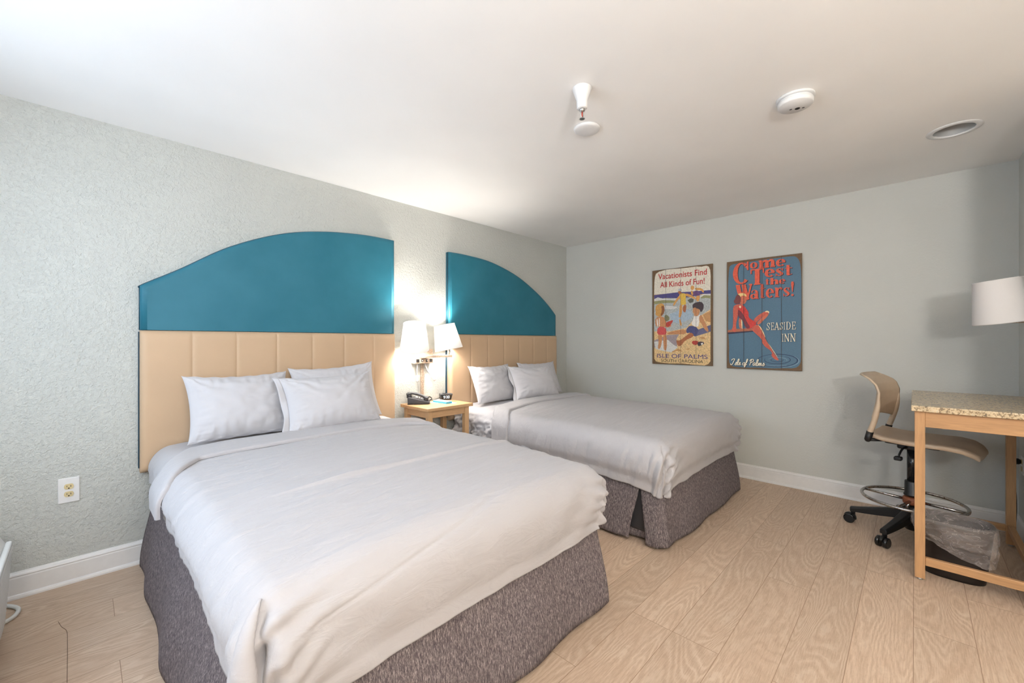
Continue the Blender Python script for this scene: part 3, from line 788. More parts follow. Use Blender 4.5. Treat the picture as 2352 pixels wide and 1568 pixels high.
for zz in (.024, .033):
    dg.add([(fx(u, v)[0]+.0006, u, v) for u, v in [(-.010, zz), (-.008, zz), (-.008, zz+.002), (-.010, zz+.002)]], [(0, 1, 2, 3)])
dg.build('digits', M['led'], fc)
pm().box(-.012, .006, -.030, .0, .054, .060).build('snooze_button', M['black_gloss'], ck, bev=.002)
MB().tube(spline([(2.262, 3.088, ZT+.02), (2.225, 3.092, ZT+.014), (2.195, 3.10, ZT+.004), (2.165, 3.115, ZT+.003), (2.15, 3.125, ZT+.003)], 6), .0025, 6).build('power_cord', M['black'], ck)

nb = thing('notepad', 'blue-edged white notepad on the nightstand beside the telephone', 'notepad', (2.158, 2.925, ZT))
T = frame((2.158, 2.925, ZT), (.10, -.99))
pm().box(-.085, .085, -.032, .032, .0, .016).build('pages', M['blue_paper'], nb, bev=.001)
pm().box(-.085, .085, -.032, .032, .0162, .019).build('top_sheet', M['white_paper'], nb)
T = frame((2.205, 2.87, ZT), (.25, -.97))
tag(pm().box(-.06, .05, -.035, .022, .0002, .0016).build('card', M['card_blue']), 'thin light blue card lying flat at the front of the nightstand', 'card')
T = frame((2.115, 3.0, ZT), (.45, -.9))
tag(pm().box(-.05, .06, -.03, .02, .0002, .0014).build('paper_slip', M['white_paper']), 'white paper slip lying between the telephone and the notepad', 'paper')

# ---------------------------------------------------------------- twin wall lamp above the nightstand
wl = thing('wall_lamp', 'lit twin-shade wall lamp with two hanging reading lights above the nightstand', 'lamp', (2.09, YB, 1.06))
MB().box(1.99, 2.19, YB-.045, YB, 1.108, 1.187).build('back_plate', M['bronze'], wl, bev=.003)
ob = MB().box(1.99, 2.19, YB-.052, YB, 1.060, 1.107).build('outlet_box', M['bronze'], wl, bev=.003)
for x0, x1, z0, z1 in ((2.011, 2.041, 1.071, 1.099), (2.149, 2.179, 1.071, 1.099)):
    s_ = MB().box(x0, x1, YB-.055, YB-.051, z0, z1).build('socket', M['dark_slot'], ob, bev=.001)
for x0 in (2.062, 2.112):
    MB().box(x0, x0+.017, YB-.055, YB-.051, 1.074, 1.096).build('rocker_switch', M['black'], ob, bev=.001)
    MB().box(x0+.006, x0+.014, YB-.057, YB-.0545, 1.080, 1.092).build('rocker', M['white_plastic'], ob, bev=.001)
MB().box(1.89, 2.316, 2.988, 3.010, 1.112, 1.134).build('cross_bar', M['bronze'], wl, bev=.002)
MB().box(2.05, 2.13, 3.009, YB-.04, 1.114, 1.132).build('arm', M['bronze'], wl, bev=.002)
MB().box(2.084, 2.112, YB-.018, YB, .02, 1.062).build('cord_cover', M['bronze'], wl, bev=.003)
def neck(pts, bell):
    g = MB(); sp = spline(pts, 6); g.tube(sp, .0055, 8)
    o = g.build('gooseneck', M['silver_face'], wl)
    a, b = Vector(pts[-2]), Vector(pts[-1]); d = (b-a).normalized()
    MB().tube([b-d*.012, b+d*.0, b+d*.03, b+d*.045], [.0065, .009, .0115, .0115], 14).build('reading_light_head', M['white_plastic'], o)
neck([(2.040, YB-.03, 1.063), (2.033, YB-.034, 1.03), (2.029, YB-.037, .99), (2.030, YB-.038, .945)], 0)
neck([(2.122, YB-.03, 1.063), (2.120, YB-.036, 1.035), (2.137, YB-.048, .985), (2.170, YB-.060, .940)], 0)
def lamp_shade(parent, c, rb, rt, h, lean, deg, mat, bulb, lit=True, liner=None):
    """conical shade on a short stem; lean = horizontal direction of its tilt"""
    ax = Vector((-lean[1], lean[0], 0)).normalized()
    R = Matrix.Translation(Vector(c)) @ Matrix.Rotation(radians(deg), 4, ax)
    m = MB(); m.T = R; n = 56
    m.lathe([(rb-.002, 0), (rb, -.001), (rb+.0015, .004), (rb+.0005, .010), (rb-(rb-rt)*.5, h*.5), (rt+.0005, h-.010), (rt+.0015, h-.004), (rt, h), (rt-.002, h)], n)
    m.lathe([(rt-.0025, h), (rb-.0035-(rb-rt)*.5, h*.5), (rb-.0025, 0)], n, mi=1)
    o = m.build('lamp_shade', [mat, liner or mat], parent, sharp='open')
    w = MB(); w.T = R
    w.lathe([(.010, h-.028), (.014, h-.028), (.014, h-.024), (.010, h-.024), (.010, h-.028)], 16)
    for k in range(3):
        a = 2*pi*k/3+.4; w.tube([(.012*cos(a), .012*sin(a), h-.026), (rt*.97*cos(a), rt*.97*sin(a), h-.006)], .0018, 6)
    w.tube([(0, 0, -.03 if lit else .02), (0, 0, .06)], .011, 12); w.tube([(.03, 0, .01), (.05, 0, .08), (.04, 0, h-.05), (0.012, 0, h-.026)], .0015, 6)
    w.build('shade_holder', M['metal'], o)
    return R
for x in (1.925, 2.283): MB().tube([(x, 2.999, 1.132), (x, 2.999, 1.175)], .010, 14).build('shade_stem', M['bronze'], wl)
R1 = lamp_shade(wl, (1.927, 2.997, 1.186), .119, .090, .225, (-.54, -.84), 17, M['shade'], None)
R2 = lamp_shade(wl, (2.283, 2.997, 1.182), .124, .094, .225, (-.70, .55), 11, M['shade'], None)
for R in (R1, R2):
    q = R @ Vector((0, 0, .135))
    light('bedside_bulb', 'POINT', q, 9.5, (1.0, .95, .88), shadow_soft_size=.03)

# ---------------------------------------------------------------- the two wooden signs on the far wall
PAL = dict(cream=(226, 217, 200), sand=(221, 188, 136), water=(176, 180, 178), sea=(80, 74, 128), foam=(212, 210, 206), olive=(150, 148, 104), darksea=(92, 92, 82),
    paleblue=(166, 182, 196), wet=(160, 146, 150), towel=(100, 100, 132), sandred=(196, 146, 96), hairblond=(206, 154, 84), brown=(146, 92, 56), skin=(198, 138, 94),
    olivedark=(128, 126, 92), red=(184, 66, 54), white=(234, 228, 220), coral=(206, 82, 80), grey=(186, 186, 190), skindark=(172, 104, 66), gold=(222, 184, 78),
    skingold=(216, 156, 86), purple=(110, 78, 124), hairdark=(72, 58, 62), navy=(76, 80, 124), blue=(86, 118, 140), plank=(176, 106, 78), plankdark=(56, 52, 74),
    skinfar=(206, 112, 84), skin2=(200, 96, 76), suit=(206, 62, 56), suitdark=(124, 52, 62), hairauburn=(122, 62, 62), capband=(236, 204, 136), glow=(244, 216, 170),
    ripdark=(44, 62, 94), riplight=(140, 166, 186), lred=(190, 46, 44), lpurple=(72, 62, 122), lgreen=(58, 56, 34), orange=(222, 96, 70), ink=(40, 44, 60), bone=(240, 230, 206),
    edge=(112, 86, 58), seam=(74, 62, 52))
for k, rgb in PAL.items(): M['art_'+k] = plain('print_'+k, rgb, .6, var=.16 if k not in ('blue', 'sand', 'water') else .28, vscale=90 if k != 'blue' else 480)
def sign_art(root, yl, zb, xf):
    """layers of printed shapes on the face of a board; u runs to the right, v up"""
    st = dict(mb=MB(), mats=[], k=0)
    def mi(n):
        if n not in st['mats']: st['mats'].append(n)
        return st['mats'].index(n)
    def P(u, v): return (xf-.0004-st['k']*.00002, yl-u, zb+v)
    def poly(n, pts, soft=0):
        for _ in range(soft):
            pts = [(a[0]*w_+b[0]*(1-w_), a[1]*w_+b[1]*(1-w_)) for a, b in zip(pts, pts[1:]+pts[:1]) for w_ in (.75, .25)]
        st['k'] += 1; st['mb'].add([P(*p) for p in pts], [tuple(range(len(pts)))], mi(n))
    def strip(n, A, B):
        st['k'] += 1; m = len(A)
        for i in range(m-1):     # every piece a hair above the one before, so that a bent stroke never lies in its own plane
            st['mb'].add([P(*A[i]), P(*A[i+1]), P(*B[i+1]), P(*B[i])], [(0, 1, 2, 3)], mi(n)); st['k'] += .1
    def ribbon(n, pts):
        A, B = [], []
        for i, (x, y, w) in enumerate(pts):
            x0, y0, _ = pts[max(0, i-1)]; x1, y1, _ = pts[min(len(pts)-1, i+1)]
            dx, dy = x1-x0, y1-y0; L = sqrt(dx*dx+dy*dy) or 1
            A.append((x-dy/L*w/2, y+dx/L*w/2)); B.append((x+dy/L*w/2, y-dx/L*w/2))
        strip(n, A, B)
    def new(): st['mb'] = MB(); st['mats'] = []
    def build(name): return st['mb'].build(name, [M['art_'+n] for n in st['mats']], root, sharp='open')
    return poly, strip, ribbon, new, build, st, P, mi
def arc(cx, cy, rx, ry, a0, a1, tk, th, n=28):
    return [(cx+rx*cos(radians(a)), cy+ry*sin(radians(a)), th+(tk-th)*abs(cos(radians(a)))**1.3) for a in frange(a0, a1, n)]
def cr(pts, n=6):
    sp = spline([(x, y, w) for x, y, w in pts], n); return [(p.x, p.y, p.z) for p in sp]
def glyph(ch, tk, th):
    """strokes of a letter in the unit box, (x, y, width)"""
    L = lambda x0, y0, x1, y1, w, w2=None: [(x0, y0, w), (x1, y1, w if w2 is None else w2)]
    sf = lambda x0, x1, y: L(x0, y, x1, y, th)
    if ch == 'C': return [arc(.54, .5, .40, .46, 48, 318, tk, th), L(.93, 1, .93, .62, th*1.2), L(.80, .80, .95, .70, tk*.4)]
    if ch == 'o': return [arc(.5, .5, .5-tk*.45, .46, 0, 360, tk, th)]
    if ch == 'e': return [arc(.5, .5, .5-tk*.42, .46, 0, 318, tk, th), L(.2, .52, .96, .52, th)]
    if ch in 'sS':
        t = tk*.85
        return [cr([(.84, .80, th), (.52, .955, th), (.22, .76, t), (.5, .51, tk), (.80, .26, t), (.48, .045, th), (.13, .22, th)]), L(.87, .98, .87, .66, th), L(.10, .02, .10, .34, th)]
    if ch == 't': return [L(.42, .04, .42, 1, tk), sf(.02, .95, .70), cr([(.42, .10, tk), (.62, .04, th), (.95, .12, th)])]
    if ch == 'T': return [L(.5, 0, .5, .95, tk), sf(0, 1, .95), L(.04, .98, .04, .70, th), L(.96, .98, .96, .70, th), sf(.25, .75, .025)]
    if ch == 'h': return [L(.22, 0, .22, 1, tk), cr([(.30, .46, th), (.52, .64, th*1.3), (.78, .52, tk*.9), (.80, 0, tk)]), sf(.02, .42, .025), sf(.60, 1, .025), sf(.05, .25, .975)]
    if ch == 'm':
        a = [L(.15, 0, .15, 1, tk)]
        for x in (.50, .85): a += [cr([(x-.30, .72, th), (x-.12, .93, th*1.4), (x, .74, tk*.9), (x, 0, tk)])]
        return a+[sf(.0, .30, .03), sf(.36, .64, .03), sf(.71, 1, .03), sf(0, .2, .97)]
    if ch == 'W': return [L(.12, .98, .34, 0, tk), L(.34, 0, .54, .95, th), L(.48, .98, .70, 0, tk), L(.70, 0, .93, .98, th), sf(0, .27, .975), sf(.36, .62, .975), sf(.80, 1, .975)]
    if ch == 'a': return [cr([(.15, .72, tk*.7), (.22, .90, th), (.5, .96, th), (.70, .80, tk*.8), (.72, .5, tk), (.72, .05, tk)]), arc(.34, .27, .26, .24, 20, 340, tk*.9, th), sf(.62, 1, .03)]
    if ch == 'r': return [L(.30, 0, .30, .97, tk), cr([(.40, .62, th), (.62, .92, th*1.4), (.86, .90, tk*.7), (.86, .74, tk*.5)]), sf(.02, .62, .025), sf(.05, .3, .975)]
    if ch == '!': return [[(.5, 1, tk*1.4), (.5, .85, tk*1.9), (.5, .30, tk*.35)], arc(.5, .10, .16, .06, 0, 360, tk*.7, tk*.35)]
    if ch == 'E': return [L(.26, 0, .26, 1, tk), sf(.05, .9, .97), sf(.05, .95, .03), sf(.26, .72, .52), L(.9, 1, .9, .76, th), L(.95, 0, .95, .26, th), L(.72, .62, .72, .42, th)]
    if ch == 'A': return [L(.12, 0, .5, 1, th), L(.5, 1, .86, 0, tk), sf(.24, .74, .34), sf(0, .28, .02), sf(.70, 1, .02)]
    if ch == 'I': return [L(.5, 0, .5, 1, tk*1.6), sf(.05, .95, .97), sf(.05, .95, .03)]
    if ch == 'D': return [L(.24, 0, .24, 1, tk), cr([(.10, .97, th), (.5, .97, th), (.80, .80, tk*.7), (.90, .5, tk), (.80, .20, tk*.7), (.5, .03, th), (.10, .03, th)])]
    if ch == 'N': return [L(.18, 0, .18, 1, th), L(.16, .98, .82, .02, tk), L(.82, 0, .82, 1, th), sf(.0, .32, .97), sf(.02, .36, .03), sf(.64, 1, .97)]
SCRIPT = [('I', .50, [[(.02, .72), (.10, .93), (.40, 1.0), (.28, .5), (.14, .06), (-.04, .02), (-.06, .22)]]),
    ('s', .26, [[(0, .03), (.13, .30), (.18, .48), (.27, .18), (.18, .0), (.04, .05)]]), ('l', .25, [[(0, .03), (.16, .45), (.24, .92), (.16, 1.0), (.08, .75), (.08, .10), (.18, 0), (.30, .12)]]),
    ('e', .50, [[(0, .12), (.20, .30), (.15, .46), (.04, .30), (.10, .02), (.32, .12)]]), ('o', .30, [[(.18, .46), (.02, .28), (.08, .02), (.25, .12), (.24, .42), (.14, .44), (.34, .38)]]),
    ('f', .52, [[(0, .05), (.20, .5), (.30, .95), (.20, 1.0), (.14, .6), (.04, -.22), (-.06, -.26), (0, 0), (.26, .14)]]), ('P', .50, [[(.10, 0), (.18, .5), (.26, .95)], [(.02, .68), (.20, .98), (.46, 1.0), (.50, .72), (.30, .5), (.18, .52)]]),
    ('a', .36, [[(.26, .42), (.10, .46), (0, .20), (.09, .0), (.24, .26), (.28, .46), (.25, .08), (.38, .08)]]), ('l', .25, [[(0, .03), (.16, .45), (.24, .92), (.16, 1.0), (.08, .75), (.08, .10), (.18, 0), (.30, .12)]]),
    ('m', .52, [[(0, .0), (.07, .42), (.08, .02), (.18, .42), (.25, .36), (.24, 0), (.34, .42), (.41, .36), (.40, .04), (.52, .10)]]), ('s', .3, [[(0, .03), (.13, .30), (.18, .48), (.27, .18), (.18, .0), (.04, .05)]])]
ART_BEACH = [('cream',[(0.031,0.927),(0.041,0.953),(0.075,0.971),(0.15,0.983),(0.209,0.983),(0.309,0.978),(0.371,0.977),(0.453,0.979),(0.506,0.97),(0.551,0.974),(0.574,0.963),(0.587,0.931),(0.592,0.877),(0.59,0.73),(0.439,0.726),(0.02,0.725),(0.023,0.867)]),('sand',[(0.02,0.734),(0.592,0.73),(0.59,0.046),(0.571,0.018),(0.532,0.002),(0.426,0.006),(0.316,0.014),(0.187,0.008),(0.075,0.018),(0.041,0.026),(0.022,0.056)]),('water',[(0.02,0.69),(0.259,0.683),(0.592,0.696),(0.59,0.548),(0.519,0.504),(0.426,0.447),(0.358,0.373),(0.187,0.341),(0.02,0.344)]),('sea',[(0.02,0.729),(0.273,0.738),(0.399,0.734),(0.592,0.734),(0.592,0.696),(0.519,0.702),(0.399,0.679),(0.259,0.679),(0.15,0.689),(0.022,0.685)]),('foam',[(0.02,0.685),(0.06,0.702),(0.12,0.685),(0.202,0.673),(0.259,0.677),(0.288,0.657),(0.187,0.663),(0.022,0.663)]),('foam',[(0.433,0.673),(0.493,0.683),(0.532,0.701),(0.592,0.698),(0.592,0.683),(0.532,0.681),(0.493,0.663),(0.439,0.657)]),('olive',[(0.02,0.663),(0.113,0.669),(0.209,0.661),(0.259,0.649),(0.245,0.633),(0.15,0.637),(0.022,0.631)]),('olive',[(0.496,0.669),(0.532,0.689),(0.59,0.681),(0.59,0.653),(0.551,0.661),(0.506,0.659)]),('darksea',[(0.371,0.651),(0.405,0.669),(0.433,0.657),(0.426,0.627),(0.392,0.621)]),('paleblue',[(0.187,0.52),(0.245,0.538),(0.288,0.558),(0.399,0.558),(0.426,0.494),(0.405,0.462),(0.358,0.443),(0.288,0.417),(0.209,0.441)]),('foam',[(0.053,0.613),(0.187,0.606),(0.273,0.587),(0.23,0.568),(0.143,0.573)]),('wet',[(0.02,0.248),(0.165,0.304),(0.288,0.31),(0.259,0.262),(0.266,0.177),(0.209,0.133),(0.022,0.173)]),('foam',[(0.02,0.233),(0.172,0.254),(0.209,0.219),(0.273,0.177),(0.209,0.125),(0.113,0.139),(0.037,0.159)]),('towel',[(0.439,0.302),(0.466,0.35),(0.532,0.375),(0.592,0.397),(0.592,0.334),(0.558,0.321),(0.439,0.284)]),('sandred',[(0.519,0.498),(0.592,0.532),(0.592,0.421),(0.545,0.435),(0.525,0.478)]),('hairblond',[(0.041,0.615),(0.068,0.631),(0.106,0.637),(0.132,0.617),(0.134,0.581),(0.124,0.552),(0.106,0.498),(0.075,0.496),(0.053,0.504),(0.033,0.526),(0.041,0.556),(0.033,0.579)]),('brown',[(0.098,0.611),(0.129,0.609),(0.137,0.566),(0.129,0.536),(0.106,0.502),(0.087,0.51),(0.106,0.552)]),('skin',[(0.033,0.49),(0.113,0.502),(0.147,0.464),(0.156,0.427),(0.202,0.409),(0.209,0.393),(0.165,0.381),(0.143,0.385),(0.056,0.391),(0.033,0.409)]),('olivedark',[(0.132,0.508),(0.165,0.514),(0.194,0.47),(0.158,0.442),(0.134,0.458)]),('red',[(0.15,0.435),(0.187,0.447),(0.229,0.46),(0.209,0.419),(0.18,0.387),(0.15,0.391)]),('white',[(0.046,0.474),(0.059,0.478),(0.066,0.393),(0.054,0.393)]),('white',[(0.072,0.482),(0.083,0.486),(0.083,0.393),(0.074,0.393)]),('coral',[(0.06,0.395),(0.147,0.387),(0.159,0.312),(0.113,0.304),(0.051,0.31)]),('skin',[(0.06,0.31),(0.109,0.306),(0.107,0.24),(0.089,0.159),(0.059,0.159),(0.072,0.233)]),('skin',[(0.117,0.306),(0.159,0.308),(0.159,0.147),(0.128,0.139),(0.122,0.219)]),('grey',[(0.273,0.766),(0.295,0.778),(0.314,0.764),(0.31,0.742),(0.277,0.752)]),('skindark',[(0.277,0.752),(0.309,0.744),(0.314,0.722),(0.288,0.715),(0.276,0.734)]),('gold',[(0.281,0.707),(0.316,0.729),(0.358,0.715),(0.351,0.651),(0.361,0.609),(0.316,0.604),(0.296,0.619),(0.303,0.669)]),('skingold',[(0.288,0.706),(0.302,0.679),(0.266,0.651),(0.238,0.603),(0.223,0.604),(0.23,0.631),(0.259,0.673)]),('skingold',[(0.351,0.724),(0.412,0.699),(0.456,0.665),(0.447,0.653),(0.405,0.675),(0.351,0.696)]),('skingold',[(0.295,0.617),(0.323,0.605),(0.316,0.528),(0.303,0.48),(0.281,0.481),(0.288,0.544)]),('skindark',[(0.33,0.603),(0.361,0.609),(0.355,0.54),(0.344,0.526),(0.321,0.548)]),('skingold',[(0.285,0.466),(0.3,0.466),(0.317,0.395),(0.295,0.395)]),('skingold',[(0.402,0.786),(0.422,0.796),(0.439,0.778),(0.436,0.76),(0.422,0.744),(0.402,0.758)]),('purple',[(0.42,0.731),(0.466,0.744),(0.496,0.717),(0.493,0.69),(0.466,0.685),(0.424,0.689)]),('skingold',[(0.439,0.77),(0.512,0.76),(0.534,0.721),(0.52,0.711),(0.502,0.742),(0.453,0.742)]),('skingold',[(0.402,0.746),(0.426,0.736),(0.426,0.694),(0.407,0.703)]),('skingold',[(0.453,0.687),(0.496,0.69),(0.481,0.629),(0.459,0.635)]),('skin',[(0.426,0.564),(0.441,0.581),(0.489,0.554),(0.491,0.526),(0.479,0.498),(0.466,0.486),(0.433,0.488),(0.436,0.514),(0.426,0.518),(0.422,0.55)]),('hairdark',[(0.418,0.593),(0.429,0.613),(0.453,0.623),(0.499,0.629),(0.525,0.605),(0.529,0.579),(0.522,0.546),(0.499,0.518),(0.489,0.554),(0.466,0.56),(0.441,0.577),(0.426,0.562)]),('white',[(0.436,0.498),(0.459,0.479),(0.502,0.508),(0.486,0.431),(0.476,0.373),(0.405,0.403),(0.426,0.454)]),('skin',[(0.483,0.486),(0.507,0.5),(0.532,0.443),(0.577,0.341),(0.561,0.326),(0.525,0.369),(0.506,0.417),(0.486,0.431)]),('navy',[(0.399,0.401),(0.479,0.369),(0.469,0.308),(0.433,0.284),(0.399,0.329),(0.363,0.316),(0.356,0.359)]),('skin',[(0.358,0.361),(0.361,0.31),(0.259,0.31),(0.165,0.31),(0.165,0.327),(0.245,0.347)]),('skindark',[(0.399,0.329),(0.433,0.308),(0.426,0.282),(0.344,0.246),(0.305,0.19),(0.273,0.189),(0.253,0.254),(0.288,0.242),(0.351,0.288)]),('red',[(0.412,0.242),(0.466,0.246),(0.481,0.226),(0.459,0.199),(0.419,0.209)]),('hairdark',[(0.466,0.229),(0.506,0.24),(0.54,0.22),(0.506,0.198),(0.473,0.189)]),('white',[(0.496,0.218),(0.525,0.225),(0.512,0.198)]),('sandred',[(0.344,0.159),(0.399,0.171),(0.385,0.153)]),('sandred',[(0.209,0.133),(0.281,0.163),(0.323,0.135),(0.259,0.141),(0.223,0.125)]),('sandred',[(0.479,0.274),(0.525,0.284),(0.551,0.26),(0.512,0.26)])]
TEXT_BEACH = [('Vacationists Find', 'lred', (0.066, 0.557, 0.887, 0.946)), ('All Kinds of Fun!', 'lred', (0.087, 0.536, 0.8, 0.859)), ('ISLE OF PALMS', 'lpurple', (0.053, 0.564, 0.066, 0.108)), ('SOUTH CAROLINA', 'lgreen', (0.097, 0.522, 0.024, 0.054))]
ART_DIVE = [('blue',[(0.019,0.945),(0.034,0.965),(0.062,0.973),(0.103,0.971),(0.299,0.98),(0.423,0.98),(0.523,0.982),(0.552,0.968),(0.572,0.931),(0.581,0.868),(0.585,0.752),(0.583,0.099),(0.572,0.051),(0.54,0.022),(0.458,0.02),(0.362,0.013),(0.248,0.018),(0.17,0.012),(0.062,0.016),(0.031,0.03),(0.017,0.067),(0.02,0.218),(0.01,0.37),(0.015,0.597),(0.009,0.749)]),('plank',[(0.01,0.356),(0.069,0.368),(0.203,0.372),(0.226,0.349),(0.01,0.336)]),('plankdark',[(0.01,0.336),(0.226,0.349),(0.219,0.339),(0.01,0.32)]),('skinfar',[(0.103,0.472),(0.126,0.456),(0.132,0.367),(0.106,0.375)]),('skinfar',[(0.248,0.415),(0.28,0.451),(0.331,0.506),(0.346,0.497),(0.337,0.476),(0.299,0.434),(0.267,0.397)]),('skin2',[(0.222,0.445),(0.261,0.487),(0.327,0.526),(0.348,0.512),(0.337,0.495),(0.299,0.475),(0.261,0.437),(0.242,0.416)]),('suit',[(0.096,0.558),(0.113,0.58),(0.145,0.583),(0.17,0.543),(0.186,0.516),(0.184,0.469),(0.222,0.44),(0.255,0.412),(0.226,0.388),(0.203,0.366),(0.163,0.366),(0.137,0.449),(0.096,0.48)]),('suitdark',[(0.096,0.553),(0.126,0.523),(0.145,0.493),(0.17,0.433),(0.203,0.373),(0.163,0.366),(0.137,0.449),(0.096,0.48)]),('skin2',[(0.118,0.598),(0.145,0.583),(0.13,0.575),(0.111,0.574),(0.096,0.558),(0.097,0.486),(0.079,0.413),(0.084,0.361),(0.069,0.331),(0.04,0.362),(0.055,0.384),(0.056,0.474),(0.055,0.564),(0.069,0.59)]),('skinfar',[(0.12,0.665),(0.157,0.673),(0.172,0.631),(0.155,0.597),(0.145,0.596),(0.12,0.587),(0.113,0.62)]),('hairauburn',[(0.059,0.628),(0.072,0.642),(0.079,0.671),(0.096,0.689),(0.13,0.693),(0.12,0.657),(0.123,0.627),(0.111,0.598),(0.089,0.601),(0.079,0.597),(0.067,0.609)]),('capband',[(0.093,0.688),(0.113,0.696),(0.14,0.696),(0.163,0.685),(0.171,0.657),(0.15,0.671),(0.126,0.672),(0.12,0.657),(0.113,0.676)]),('skin2',[(0.2,0.373),(0.255,0.408),(0.287,0.371),(0.312,0.306),(0.318,0.27),(0.362,0.192),(0.386,0.143),(0.401,0.122),(0.426,0.087),(0.398,0.088),(0.362,0.126),(0.375,0.157),(0.299,0.22),(0.288,0.277),(0.235,0.329)]),('glow',[(0.255,0.407),(0.288,0.375),(0.316,0.306),(0.322,0.267),(0.374,0.185),(0.426,0.089),(0.362,0.193),(0.311,0.297),(0.281,0.37)]),('glow',[(0.327,0.526),(0.349,0.518),(0.348,0.494),(0.341,0.509),(0.312,0.512)]),('glow',[(0.106,0.58),(0.124,0.581),(0.122,0.557),(0.108,0.56)]),('glow',[(0.123,0.455),(0.132,0.449),(0.135,0.367),(0.127,0.369)])]
